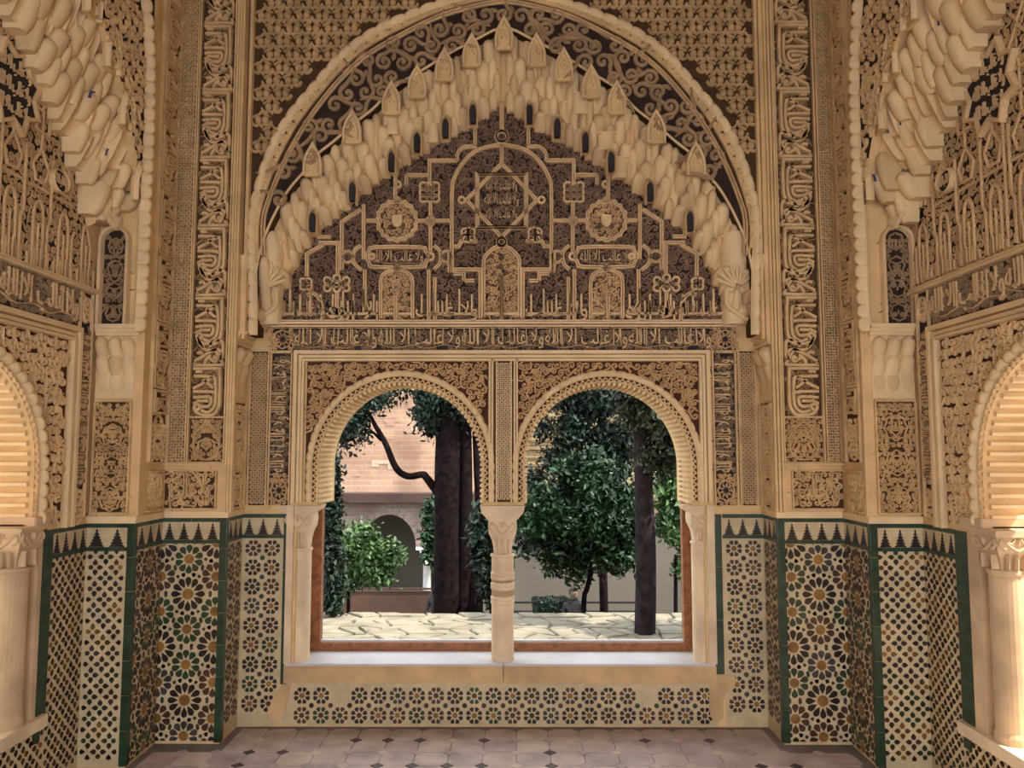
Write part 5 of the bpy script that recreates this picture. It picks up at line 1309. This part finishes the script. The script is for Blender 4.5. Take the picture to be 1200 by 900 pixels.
    muqarnas(mq, I4, vi2, vo, ul, Hs, tier=.105, blue=9, ledges=False, hk=(.50,.40), dk=.8, side=True)
    for i, (d, v) in enumerate(((.04,0),(.20,0),(.36,0),(.55,0),(.75,0))):
        u = ustep(d+.03); pavilion(mq, I4, u, vo(u)+.03, .10, .19, Hs+.022)
    # springer with shell
    g = place(None, 'springer', mq); mb = MB(); u = ustep(.055)
    for t in np.linspace(-1.1, 1.1, 8):
        d_ = np.array([math.sin(t), math.cos(t)]); c = np.array([u, PCF.px(125,272)[1]]); mb.rib([c+d_*.015, c+d_*.09, c+d_*.12], .022, .02, ROUND, z0=.10)
    mb.build('scallop_shell', 'stucco_pale', g)
    # ---- side window column
    r = .07; zb_ = vsill; u_c = uj - .035*sg; want = 14 if s_ < 0 else 1170
    def pxof(dep):
        P_ = fC.up(-dep).O + fC.U*u_c + np.array([0,0,.75]); d_ = P_-CAM; c_, n_ = math.cos(YAW), math.sin(YAW); X_, Y_ = c_*d_[0]-n_*d_[1], n_*d_[0]+c_*d_[1]; c_, n_ = math.cos(TILT), math.sin(TILT); return 600+FPX*X_/(c_*Y_+n_*d_[2])
    dep = min(np.linspace(.06,.34,57), key=lambda q_: abs(pxof(q_)-want))
    fw = fC.up(-dep); cxp = want
    base = fw.O + fw.U*u_c; zc_ = fw.px(cxp,668)[1]; zt2 = fw.px(cxp,622 if s_ < 0 else 626)[1]
    t_ = thing('window_column', 'short marble column with carved capital in the %s side window' % ('left' if s_ < 0 else 'right'), 'column', (base[0], base[1], zb_), group='columns of the side windows', kind='thing'); col_base[t_.name] = (base[0], base[1], zb_)
    H_ = zc_-zb_; mb = MB(); mb.lathe([(r*1.1,0),(r*1.1,.03),(r,.05),(r,H_)], seg=24); mb.build('shaft', 'marble_warm', t_)
    mb = MB(); mb.lathe([(r,H_-.01),(r*1.1,H_-.002),(r*1.1,H_+.012),(r*.98,H_+.018)], seg=24); mb.build('necking', 'marble_warm', t_)
    mb = MB(); capital(mb, r*1.25, H_+.01, zt2-zb_, 0, 0); mb.build('capital', 'marble_warm', t_)
    capital_relief(t_, r*1.25, zc_+.01, zt2, base[0], base[1], 'marble_warm')
    fs = Frame((base[0]+(r*1.24 if s_ < 0 else -r*1.24), base[1], zc_+.01), (0,1,0) if s_ < 0 else (0,-1,0)); hh = zt2-zc_-.01; w = r*1.25; mb = MB()
    for k_ in (-1,1):
        mb.rib(cr([(0,.60*hh),(k_*.35*w,.72*hh),(k_*.75*w,.92*hh),(k_*.9*w,.78*hh),(k_*.62*w,.66*hh)],5), w*.15, .014, ROUND, z0=-.004)
        mb.rib([(k_*.42*w,.06*hh),(k_*.42*w,.48*hh)], w*.22, .03, ROUND, z0=-w*.36)
    mb.stamp(*LEAF, [(0,.84*hh)], 0, w*.5, .015); mb.build('capital_carving', 'marble_warm', t_, Matrix.Translation(-Vector((base[0],base[1],zb_))) @ fs.mat())
    mb = MB(); za = zt2-zb_; mb.box((-w*1.1,-w*1.1,za),(w*1.1,w*1.1,SPR-.0195-zb_)); mb.build('abacus', 'marble_warm', t_)
    wn = place(None, 'window_%d' % (2 if s_ < 0 else 3), None); tag(wn, 'brown wooden frame with clear pane in the %s side window' % ('left' if s_ < 0 else 'right'), 'window', 'structure'); wn.matrix_local = fC.mat()
    e0, e1 = sorted((uc+a_*sg+.10*sg, uc-a_*sg-.10*sg))
    for nm_, P_ in (('stile',rect(e0,e0+.06,vsill,vc+hv+.1)),('stile',rect(e1-.06,e1,vsill,vc+hv+.1)),('bottom_rail',rect(e0+.06,e1-.06,vsill,vsill+.07)),('top_rail',rect(e0+.06,e1-.06,vc+hv+.04,vc+hv+.1))):
        mb = MB(); mb.prism(P_, -.36, -.30); mb.build(nm_, 'wood', wn)
    mb = MB(); mb.prism(rect(e0+.06,e1-.06,vsill+.07,vc+hv+.04), -.334, -.33); mb.build('pane', 'glass', wn)
    # jamb slab between the tiles and the column
    u0, u1 = sorted((ug0 if False else (fC.px(46,700)[0] if s_ < 0 else fC.px(1138,700)[0]), (uc+a_*sg+.06*sg))); 
    mb = MB(); ja, jb = ((uc+a_+.05), fC.px(46,700)[0]) if s_ < 0 else (fC.px(1138,700)[0], uc-a_-.05)
    mb.prism(rect(min(ja,jb),max(ja,jb),vsill,SPR), -.45, .006); mb.build('jamb', 'marble_warm', W_)
    mb = MB(); ja, jb = ((uc+a_-.02), fC.px(46,700)[0]+.02) if s_ < 0 else (fC.px(1138,700)[0]-.02, uc-a_+.02)
    mb.prism(rect(min(ja,jb),max(ja,jb),SPR-.035,SPR+.02), -.45, .028, .006); mb.build('impost', 'marble_warm', W_)
# ------------------------------------------------------------------ outside
GZ = -3.4
def F(Y): return Frame((0,Y,0),(1,0,0))
def pt(x, y, Y): u, v = F(Y).px(x, y); return np.array([u, Y, v])
def atz(x, y, z):
    d = cam_inv(((x-600)/FPX, 1, (450-y)/FPX)); t = (z-CAM[2])/d[2]; return CAM + d*t
mb = MB(); mb.box((-30,5,GZ-.3),(30,60,GZ)); o = mb.build('garden_ground', 'garden_ground'); tag(o, 'shaded earth of the garden below the terrace', 'ground', 'structure')
TZ = -.6; ye = atz(590,718,TZ)[1]
mb = MB(); mb.box((-7,D+.42,GZ),(7,ye,TZ-.02)); ter = mb.build('terrace', 'mortar'); tag(ter, 'sunlit terrace of pale rubble paving just outside the window', 'terrace', 'structure')
# irregular paving: a jittered grid of corners, one stone for every cell
g = np.random.default_rng(4); ny_, nx_ = 12, 22; gy = np.linspace(7.9, ye, ny_+1); gx = np.linspace(-2.9, 3.1, nx_+1)
GX, GY = np.meshgrid(gx, gy); GX = GX + g.normal(0, .085, GX.shape) + (np.arange(ny_+1)%2)[:,None]*.13; GY[1:-1] += g.normal(0, .055, GY[1:-1].shape)
for a in range(ny_):
    for b in range(nx_):
        q = np.array([(GX[a,b],GY[a,b]),(GX[a,b+1],GY[a,b+1]),(GX[a+1,b+1],GY[a+1,b+1]),(GX[a+1,b],GY[a+1,b])]); c = q.mean(0); mid_ = (q+np.roll(q,-1,0))/2 + g.normal(0,.012,(4,2))
        P = np.empty((8,2)); P[0::2] = c+(q-c)*.90; P[1::2] = c+(mid_-c)*.95; P[:,1] = np.minimum(P[:,1], ye)
        mb = MB(); mb.prism(P, TZ-.03, TZ+g.uniform(-.008,.012), .014); mb.build('paving_stone', 'rubble', ter)
# --- arcade
YW_ = 24.; A = F(YW_)
arc = thing('arcade', 'shaded brick garden arcade with round arch on a slim marble column', 'arcade', (0,YW_,GZ), kind='thing')
def loc_(fr): return Matrix.Translation((0,-YW_,-GZ)) @ fr.mat()
x0, x1, ztop = A.px(300,600)[0], A.px(585,600)[0], A.px(450,588)[1]
uc, ra = A.px(455,640)[0], (A.px(487.5,640)[0]-A.px(424,640)[0])/2; uc = (A.px(487.5,640)[0]+A.px(424,640)[0])/2; zs = A.px(455,641)[1]; hr = A.px(455,603)[1]-zs
pr = ra*2+.62
us = sorted(set(np.linspace(x0,x1,60)) | {c+s*ra*math.cos(t) for c in (uc-pr,uc,uc+pr) for s in (-1,1) for t in np.linspace(0,math.pi/2,14)})
def lowz(u):
    for c in (uc-pr,uc,uc+pr):
        if abs(u-c) < ra: return zs+hr*math.sqrt(1-((u-c)/ra)**2)
    return zs
us = np.array(us); lz = np.array([lowz(u) for u in us]); n = len(us)
mb = MB()
mb.grid(np.stack([np.c_[us,lz,np.zeros(n)],np.c_[us,np.full(n,ztop),np.zeros(n)]])); mb.grid(np.stack([np.c_[us,lz,np.full(n,-.45)],np.c_[us,lz,np.zeros(n)]])); mb.grid(np.stack([np.c_[us,np.full(n,ztop),np.full(n,-.45)],np.c_[us,lz,np.full(n,-.45)]]))
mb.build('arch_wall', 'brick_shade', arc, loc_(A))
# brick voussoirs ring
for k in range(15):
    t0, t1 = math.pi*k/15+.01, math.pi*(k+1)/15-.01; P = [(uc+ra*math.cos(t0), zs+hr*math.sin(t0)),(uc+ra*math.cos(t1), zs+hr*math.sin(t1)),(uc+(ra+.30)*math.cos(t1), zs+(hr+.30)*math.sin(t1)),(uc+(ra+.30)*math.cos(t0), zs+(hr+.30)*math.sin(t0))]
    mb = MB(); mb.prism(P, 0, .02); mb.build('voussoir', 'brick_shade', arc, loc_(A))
for c in (uc-pr/2, uc+pr/2, uc-1.5*pr, uc+1.5*pr):
    if not x0 < c < x1: continue
    cl = place(None, 'arcade_column', arc, loc=(c,.22,0)); H_ = zs-GZ
    mb = MB(); mb.box((-.31,-.25,H_-.09),(.31,.25,H_)); mb.build('impost', 'marble_sill', cl)
    mb = MB(); mb.lathe([(.13,H_-.40),(.16,H_-.34),(.24,H_-.14),(.25,H_-.09)], seg=4); mb.box((-.19,-.19,H_-.30),(.19,.19,H_-.09)); mb.build('capital', 'marble_sill', cl)
    mb = MB(); mb.lathe([(.17,0),(.17,.12),(.12,.18),(.115,H_-.55),(.14,H_-.54),(.14,H_-.50),(.12,H_-.48),(.13,H_-.36)], seg=16); mb.build('shaft', 'marble_sill', cl, smooth=True)
za = A.px(450,577)[1]
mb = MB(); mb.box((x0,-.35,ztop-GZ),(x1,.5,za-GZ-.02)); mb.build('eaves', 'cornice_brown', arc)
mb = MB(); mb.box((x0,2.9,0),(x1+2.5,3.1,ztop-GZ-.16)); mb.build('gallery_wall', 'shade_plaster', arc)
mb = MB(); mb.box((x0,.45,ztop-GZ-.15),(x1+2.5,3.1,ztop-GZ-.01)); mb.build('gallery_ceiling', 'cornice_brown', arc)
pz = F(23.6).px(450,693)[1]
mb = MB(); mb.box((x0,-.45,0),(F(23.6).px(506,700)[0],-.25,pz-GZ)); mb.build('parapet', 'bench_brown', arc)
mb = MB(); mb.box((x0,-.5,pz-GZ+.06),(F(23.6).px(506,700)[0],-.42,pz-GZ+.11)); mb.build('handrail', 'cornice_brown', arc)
# --- tower
T = F(24.6); t0, t1 = T.px(330,500)[0], T.px(552,500)[0]
tw = thing('brick_tower', 'tall sunlit pink brick tower rising behind the arcade', 'tower', ((t0+t1)/2,24.6,GZ), kind='thing'); hw = (t1-t0)/2
zb = za-GZ
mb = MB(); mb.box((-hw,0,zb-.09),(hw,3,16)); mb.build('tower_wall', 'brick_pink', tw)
r = random.Random(9)      # weathered stone blocks standing a little proud
for k in range(26):
    x, y = r.uniform(396,505), r.uniform(450,520) if r.random() < .75 else r.uniform(520,560); u, v = T.px(x, y); w, h = r.uniform(.22,.5), r.uniform(.11,.24)
    mb = MB(); mb.box((u-(t0+t1)/2-w/2,-r.uniform(.006,.014),v-GZ-h/2),(u-(t0+t1)/2+w/2,.02,v-GZ+h/2)); mb.build('stone_block', r.choice(('brick_pink','block_pale','block_dark')), tw)
# --- right-hand buildings
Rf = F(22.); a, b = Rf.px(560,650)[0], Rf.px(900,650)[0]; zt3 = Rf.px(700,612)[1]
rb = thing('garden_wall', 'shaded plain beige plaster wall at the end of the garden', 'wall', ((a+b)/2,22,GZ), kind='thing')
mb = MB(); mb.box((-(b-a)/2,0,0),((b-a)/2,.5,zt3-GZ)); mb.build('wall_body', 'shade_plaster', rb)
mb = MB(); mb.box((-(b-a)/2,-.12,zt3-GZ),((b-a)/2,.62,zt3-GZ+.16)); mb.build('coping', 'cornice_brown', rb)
Yf = F(28.); a, b = Yf.px(543,500)[0], Yf.px(900,500)[0]
yb = thing('brick_house', 'yellow brick house wall with rows of thin courses behind the trees', 'building', ((a+b)/2,28,GZ), kind='thing')
mb = MB(); mb.box((-(b-a)/2,0,0),((b-a)/2,4,17)); mb.build('house_wall', 'brick_yellow', yb)
for k in range(9):
    zz = Yf.px(650,470+k*9.5)[1]-GZ; mb = MB(); mb.box((-(b-a)/2,-.05,zz),((b-a)/2,.02,zz+.12)); mb.build('brick_course', 'brick_yellow', yb)
# --- unseen walls added either side to cut sky light at the side windows
for s_, nm_ in ((-1,'left'),(1,'right')):
    cw = thing('sky_block_wall', 'plain ochre wall added out of view beyond the %s side window to cut sky light' % nm_, 'wall', (s_*6.8,1.,GZ), kind='structure')
    mb = MB(); mb.box((-.3,-9,0),(.3,7.5,9.2)); mb.build('wall_body', 'sky_block_plaster', cw)
# --- plants
def foliage(mb, blobs, n, size, clump=.22, seed=0, flat=.0, asp=.5):
    "leaf blades in clumps inside ellipsoids: blobs (cx,cy,cz,rx,ry,rz)"
    g = np.random.default_rng(seed); vol = np.array([b[3]*b[4]*b[5] for b in blobs]); cnt = np.maximum(30, n*vol/vol.sum()).astype(int)
    for b, c in zip(blobs, cnt):
        k = max(4, c//26); d = g.normal(size=(k,3)); d /= np.linalg.norm(d,axis=1)[:,None]; rad = g.uniform(.35,1,k)**.6
        cen = d*rad[:,None]*np.array(b[3:6])+np.array(b[:3])
        p_ = cen[g.integers(0,k,c)] + g.normal(0,clump*.5,(c,3))
        a1 = g.normal(size=(c,3)); a1[:,2] -= flat; a1 /= np.linalg.norm(a1,axis=1)[:,None]; a2 = np.cross(a1, g.normal(size=(c,3))); a2 /= np.linalg.norm(a2,axis=1)[:,None]
        s = size*g.uniform(.6,1.3,(c,1)); nrm = np.cross(a1,a2)
        V = np.stack([p_-a1*s*.5, p_+a2*s*asp*.5+nrm*s*.06, p_+a1*s*.5, p_-a2*s*asp*.5+nrm*s*.06], 1).reshape(-1,3)
        mb.add(V, np.arange(c*4).reshape(-1,4))
def blob(x, y, Y, rx, ry, base, dy=None):
    p_ = pt(x, y, Y); k = Y/FPX; return (p_[0]-base[0], p_[1]-base[1], p_[2]-base[2], rx*k, (dy if dy else rx*k*.8), ry*k)
def tree(name, label, cat, X, Y, trunks, blobs, leafm, n, size, seed, barkm='bark', branches=(), group='trees in the garden', flat=0, clump=.25, base_z=GZ, asp=.5):
    base = np.array([pt(X,640,Y)[0], Y, base_z]); t = thing(name, label, cat, tuple(base), group, kind='thing')
    for tr in trunks:
        P = [np.array([0,0,0.])+np.array([pt(tr[0][0],640,Y)[0]-base[0],tr[0][4] if len(tr[0]) > 4 else 0,0])] + [pt(x,y,Y+ (e[0] if e else 0))-base for x, y, w, *e in tr]
        R = [tr[0][2]*1.15] + [w for x, y, w, *e in tr]; m_ = MB(); Q = cr(np.array(P),4); m_.tube(Q, np.interp(np.linspace(0,1,len(Q)), np.linspace(0,1,len(R)), np.array(R)*Y/FPX/2), 9); m_.build('trunk', barkm, t, smooth=True)
    for br in branches:
        Q = cr(np.array([pt(x,y,Y)-base for x, y, w in br]),5); m_ = MB(); m_.tube(Q, np.interp(np.linspace(0,1,len(Q)), np.linspace(0,1,len(br)), np.array([w for x,y,w in br])*Y/FPX/2), 7); m_.build('branch', barkm, t, smooth=True)
    m_ = MB(); foliage(m_, [blob(*b_, base=base) if len(b_) == 5 else blob(*b_[:5], base=base, dy=b_[5]) for b_ in blobs], n, size, clump, seed, flat, asp); m_.build('foliage', leafm, t)
    return t
Y1 = 13.5
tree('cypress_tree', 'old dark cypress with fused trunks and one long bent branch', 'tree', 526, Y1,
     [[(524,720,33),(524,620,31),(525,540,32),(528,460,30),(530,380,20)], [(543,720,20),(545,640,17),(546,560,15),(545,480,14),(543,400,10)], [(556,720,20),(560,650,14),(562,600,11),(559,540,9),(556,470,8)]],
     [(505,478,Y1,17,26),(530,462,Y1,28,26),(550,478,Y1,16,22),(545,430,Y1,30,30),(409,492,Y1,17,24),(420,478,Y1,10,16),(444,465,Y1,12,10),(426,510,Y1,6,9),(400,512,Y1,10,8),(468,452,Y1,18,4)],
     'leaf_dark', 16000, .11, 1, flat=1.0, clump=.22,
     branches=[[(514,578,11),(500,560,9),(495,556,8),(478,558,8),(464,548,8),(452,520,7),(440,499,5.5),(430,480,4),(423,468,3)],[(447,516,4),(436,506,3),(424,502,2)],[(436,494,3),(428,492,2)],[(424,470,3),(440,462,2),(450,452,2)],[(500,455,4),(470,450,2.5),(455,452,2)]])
tree('orange_tree', 'small round bright green orange tree in front of the arcade', 'tree', 408, 15.5, [[(408,720,4.5),(408,690,4),(411,672,3.5)]],
     [(418,650,15.5,22,24),(437,655,15.5,24,20),(452,648,15.5,13,14),(408,672,15.5,15,14),(424,628,15.5,14,12),(447,676,15.5,14,7)], 'leaf_orange_tree', 8000, .12, 2, clump=.2)
tree('columnar_cypress', 'narrow dark clipped cypress at the left edge of the left pane', 'tree', 391, 10.5, [[(391,720,5),(391,600,3)]], [(391,680,10.5,7,50),(390,600,10.5,6,50),(389,560,10.5,5,40)], 'leaf_dark', 3500, .09, 3, clump=.1)
Y2 = 12.5
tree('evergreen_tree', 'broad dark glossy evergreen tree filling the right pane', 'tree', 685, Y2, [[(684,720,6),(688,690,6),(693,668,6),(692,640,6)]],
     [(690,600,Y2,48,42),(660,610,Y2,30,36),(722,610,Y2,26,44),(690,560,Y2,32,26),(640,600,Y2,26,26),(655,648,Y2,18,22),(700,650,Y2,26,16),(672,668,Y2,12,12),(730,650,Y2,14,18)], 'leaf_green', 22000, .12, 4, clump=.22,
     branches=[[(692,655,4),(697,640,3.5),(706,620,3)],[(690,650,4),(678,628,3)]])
Y3 = 15.
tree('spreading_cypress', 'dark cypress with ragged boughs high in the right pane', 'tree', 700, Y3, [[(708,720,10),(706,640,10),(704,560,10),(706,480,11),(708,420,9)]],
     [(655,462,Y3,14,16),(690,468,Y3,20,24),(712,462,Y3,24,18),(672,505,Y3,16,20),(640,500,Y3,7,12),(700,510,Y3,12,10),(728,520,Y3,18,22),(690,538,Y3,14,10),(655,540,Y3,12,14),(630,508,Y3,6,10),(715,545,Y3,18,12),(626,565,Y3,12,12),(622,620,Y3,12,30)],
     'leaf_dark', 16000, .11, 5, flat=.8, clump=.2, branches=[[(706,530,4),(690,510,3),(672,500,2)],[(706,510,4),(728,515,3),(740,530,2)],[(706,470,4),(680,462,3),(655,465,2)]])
Y4 = 9.6
tree('straight_cypress', 'tall cypress with straight grey trunk rising close beside the right pane edge', 'tree', 757, Y4, [[(756,750,25),(757,700,24.5),(757,640,24),(755,580,22),(752,500,20),(750,420,16)]],
     [(770,485,Y4,30,32,.4),(785,520,Y4,22,36,.4),(745,470,Y4,22,26,.4),(765,440,Y4,32,24,.4),(795,470,Y4,20,40,.4),(760,535,Y4,18,20,.3)], 'leaf_grey', 9000, .085, 6, barkm='bark_light', flat=.8, clump=.13, base_z=TZ)
t_ = thing('slender_cypress', 'tall slender cypress on the terrace just right of the window', 'tree', (3.9,8.5,TZ), 'trees in the garden', kind='thing')
mb = MB(); mb.tube([(0,0,0),(0,0,1.5),(.02,0,3.6)], [.1,.08,.03], 9); mb.build('trunk', 'bark', t_, smooth=True)
mb = MB(); foliage(mb, [(0,0,1.5,.7,.7,.9),(0,0,2.6,.8,.8,1.0),(0,0,3.5,.6,.6,.8)], 14000, .1, .13, 12, .6); mb.build('foliage', 'leaf_dark', t_)
Y5 = 17.
tree('sunlit_shrub', 'yellow-green sunlit shrub at the right edge of the right pane', 'tree', 790, Y5, [[(792,720,5),(792,650,4)]], [(790,580,Y5,16,30),(800,545,Y5,16,24),(782,610,Y5,12,22),(805,620,Y5,14,30),(800,665,Y5,8,12)], 'leaf_orange_tree', 3500, .17, 7, clump=.2)
tree('climbing_shrub', 'leafy shrub beside the arcade column, half hidden by the cypress', 'tree', 507, 19., [[(508,720,4),(508,650,3)]], [(506,628,19.,7,26),(510,600,19.,7,16),(508,655,19.,5,10)], 'leaf_green', 1200, .2, 8, clump=.2)
tree('dark_shrub', 'dark shrub glimpsed between cypress trunks and the central column', 'tree', 574, 12.5, [[(576,720,5),(576,650,4)]], [(574,650,12.5,12,34),(570,615,12.5,10,22),(580,690,12.5,10,16)], 'leaf_dark', 2200, .13, 9, clump=.2)
# clipped hedge
a, b = F(18.).px(624,705)[0], F(18.).px(668,705)[0]; hz = F(18.).px(650,703)[1]-GZ
hd = thing('clipped_hedge', 'dark box-clipped hedge with flat top behind the terrace edge', 'hedge', ((a+b)/2,18.2,GZ), kind='thing')
mb = MB(); mb.box((-(b-a)/2,-.3,0),((b-a)/2,.3,hz-.05)); mb.build('hedge_core', 'leaf_dark', hd)
g = np.random.default_rng(3); c = 1500; P_ = np.stack([g.uniform(-(b-a)/2,(b-a)/2,c), g.choice([-.3,.3],c)+g.normal(0,.02,c), g.uniform(.6,hz,c)],1); P_[:500,1] = g.uniform(-.3,.3,500); P_[:500,2] = hz-.03
a1 = g.normal(size=(c,3)); a1 /= np.linalg.norm(a1,axis=1)[:,None]; a2 = np.cross(a1, g.normal(size=(c,3))); a2 /= np.linalg.norm(a2,axis=1)[:,None]
mb = MB(); mb.add(np.stack([P_-a1*.05,P_+a2*.03,P_+a1*.05,P_-a2*.03],1).reshape(-1,3), np.arange(c*4).reshape(-1,4)); mb.build('foliage', 'leaf_dark', hd)
# garden railing
a, b = F(20.).px(596,705)[0], F(20.).px(748,705)[0]; rz = F(20.).px(650,706)[1]-GZ
rl = thing('garden_railing', 'thin dark metal railing crossing the garden behind the trees', 'railing', ((a+b)/2,20,GZ), kind='thing')
for zz in (rz, rz-.22): mb = MB(); mb.box((-(b-a)/2,-.02,zz-.025),((b-a)/2,.02,zz+.025)); mb.build('rail', 'cloth_dark', rl)
for k in range(5): x = -(b-a)/2+(b-a)*k/4; mb = MB(); mb.box((x-.02,-.02,0),(x+.02,.02,rz)); mb.build('post', 'cloth_dark', rl)
# --- people walking in the garden
def person(label, x, y, Y, arm):
    top = pt(x, y, Y); h = top[2]-GZ; k = h/1.72; t = thing('person', label, 'person', (top[0], Y, GZ), 'visitors in the garden', kind='thing')
    J = dict(pel=(0,0,.95),wai=(0,0,1.10),che=(0,.01,1.32),nec=(0,0,1.47),hd0=(0,-.01,1.55),hd1=(0,-.02,1.64),shl=(-.17,0,1.40),ell=(-.23,-.02,1.12),hal=(-.20,-.14,.95),shr=(.17,0,1.40),elr=(.24,-.04,1.13),har=(.12,-.2,1.18) if arm else (.22,-.1,.9),
             hil=(-.09,0,.90),knl=(-.10,-.03,.50),anl=(-.10,.02,.09),tol=(-.11,-.14,.03),hir=(.09,0,.90),knr=(.11,.02,.50),anr=(.11,.08,.09),tor=(.12,-.08,.03))
    Rr = dict(pel=.15,wai=.13,che=.16,nec=.06,hd0=.085,hd1=.08,shl=.075,ell=.05,hal=.035,shr=.075,elr=.05,har=.035,hil=.09,knl=.062,anl=.045,tol=.035,hir=.09,knr=.062,anr=.045,tor=.035)
    E_ = [('pel','wai'),('wai','che'),('che','nec'),('nec','hd0'),('hd0','hd1'),('che','shl'),('shl','ell'),('ell','hal'),('che','shr'),('shr','elr'),('elr','har'),('pel','hil'),('hil','knl'),('knl','anl'),('anl','tol'),('pel','hir'),('hir','knr'),('knr','anr'),('anr','tor')]
    ks = list(J); me = bpy.data.meshes.new('body'); me.from_pydata([tuple(c*k for c in J[q]) for q in ks], [(ks.index(a),ks.index(b)) for a, b in E_], []); me.materials.append(M['cloth_dark'])
    o = place(me, 'body', t); sk = o.modifiers.new('skin','SKIN')
    lay = me.skin_vertices[0] if me.skin_vertices else None
    if lay is not None:
        for i, q in enumerate(ks): lay.data[i].radius = (Rr[q]*k,Rr[q]*k*.8); lay.data[i].use_root = q == 'pel'
    sb = o.modifiers.new('subdivision','SUBSURF'); sb.levels = 1; sb.render_levels = 1
    mb = MB(); a = np.linspace(0,2*np.pi,13); ph = np.linspace(-.3,np.pi/2,7)
    mb.grid(np.stack([np.stack([.098*k*math.cos(p_)*np.cos(a), .108*k*math.cos(p_)*np.sin(a)+.012*k, np.full(13,(1.62+.105*math.sin(p_))*k)],-1) for p_ in ph])); mb.build('hair', 'hair', t, smooth=True)
    mb = MB(); mb.grid(np.stack([np.stack([.082*k*math.cos(p_)*np.cos(a), .085*k*math.cos(p_)*np.sin(a)-.022*k, np.full(13,(1.60+.11*math.sin(p_))*k)],-1) for p_ in np.linspace(-1.5,1.2,8)]))
    mb.add(np.array([(-.012,-.10,1.60),(.012,-.10,1.60),(0,-.125,1.585),(0,-.10,1.63)])*k, [(0,1,2),(1,3,2),(3,0,2)])
    for sx in (-1,1): mb.add(np.array([(sx*.080,-.02,1.57),(sx*.094,-.01,1.58),(sx*.094,-.01,1.63),(sx*.080,-.02,1.63)])*k, [(0,1,2,3)])
    mb.build('face', 'skin', t, smooth=True)
    for sx in (-1,1): mb = MB(); mb.box((sx*.03*k-.01*k,-.112*k,1.615*k),(sx*.03*k+.01*k,-.10*k,1.625*k)); mb.build('eye', 'hair', t)
    mb = MB(); mb.box((-.02*k,-.108*k,1.55*k),(.02*k,-.096*k,1.556*k)); mb.build('mouth', 'hair', t)
    for q in ('hal','har'):
        c = np.array(J[q])*k; mb = MB()
        mb.box(tuple(c+np.array((-.035,-.012,-.09))*k), tuple(c+np.array((.035,.012,.0))*k))
        for f_ in range(4): mb.tube([c+np.array((-.027+.018*f_,0,-.085))*k, c+np.array((-.027+.018*f_,-.008,-.125))*k, c+np.array((-.027+.018*f_,-.028,-.15+.008*abs(f_-1.5)))*k], .008*k, 6)
        mb.tube([c+np.array((.03,0,-.03))*k, c+np.array((.05,-.02,-.06))*k, c+np.array((.05,-.03,-.085))*k], .009*k, 6); mb.build('hand', 'skin', t)
    return t
person('person in dark clothes standing beside the clipped hedge', 672.5, 688, 17.6, True)
person('person in dark clothes standing by the cypress trunk near the arcade', 513, 683, 18.6, False)
# fine carving and leaves that nobody could pick apart singly
STUFF = {'arabesque_scrolls','tympanum_scrolls','frieze_scrolls','band_scrolls','spandrel_scrolls','shell_border','lattice','zigzag','intrados_teeth','panel_carving','niche_carving','cartouche_fillings','cartouche_carving','foliage','tile_kites'}
for o in bpy.data.objects:
    if o.name.split('.')[0] in STUFF: o['kind'] = 'stuff'
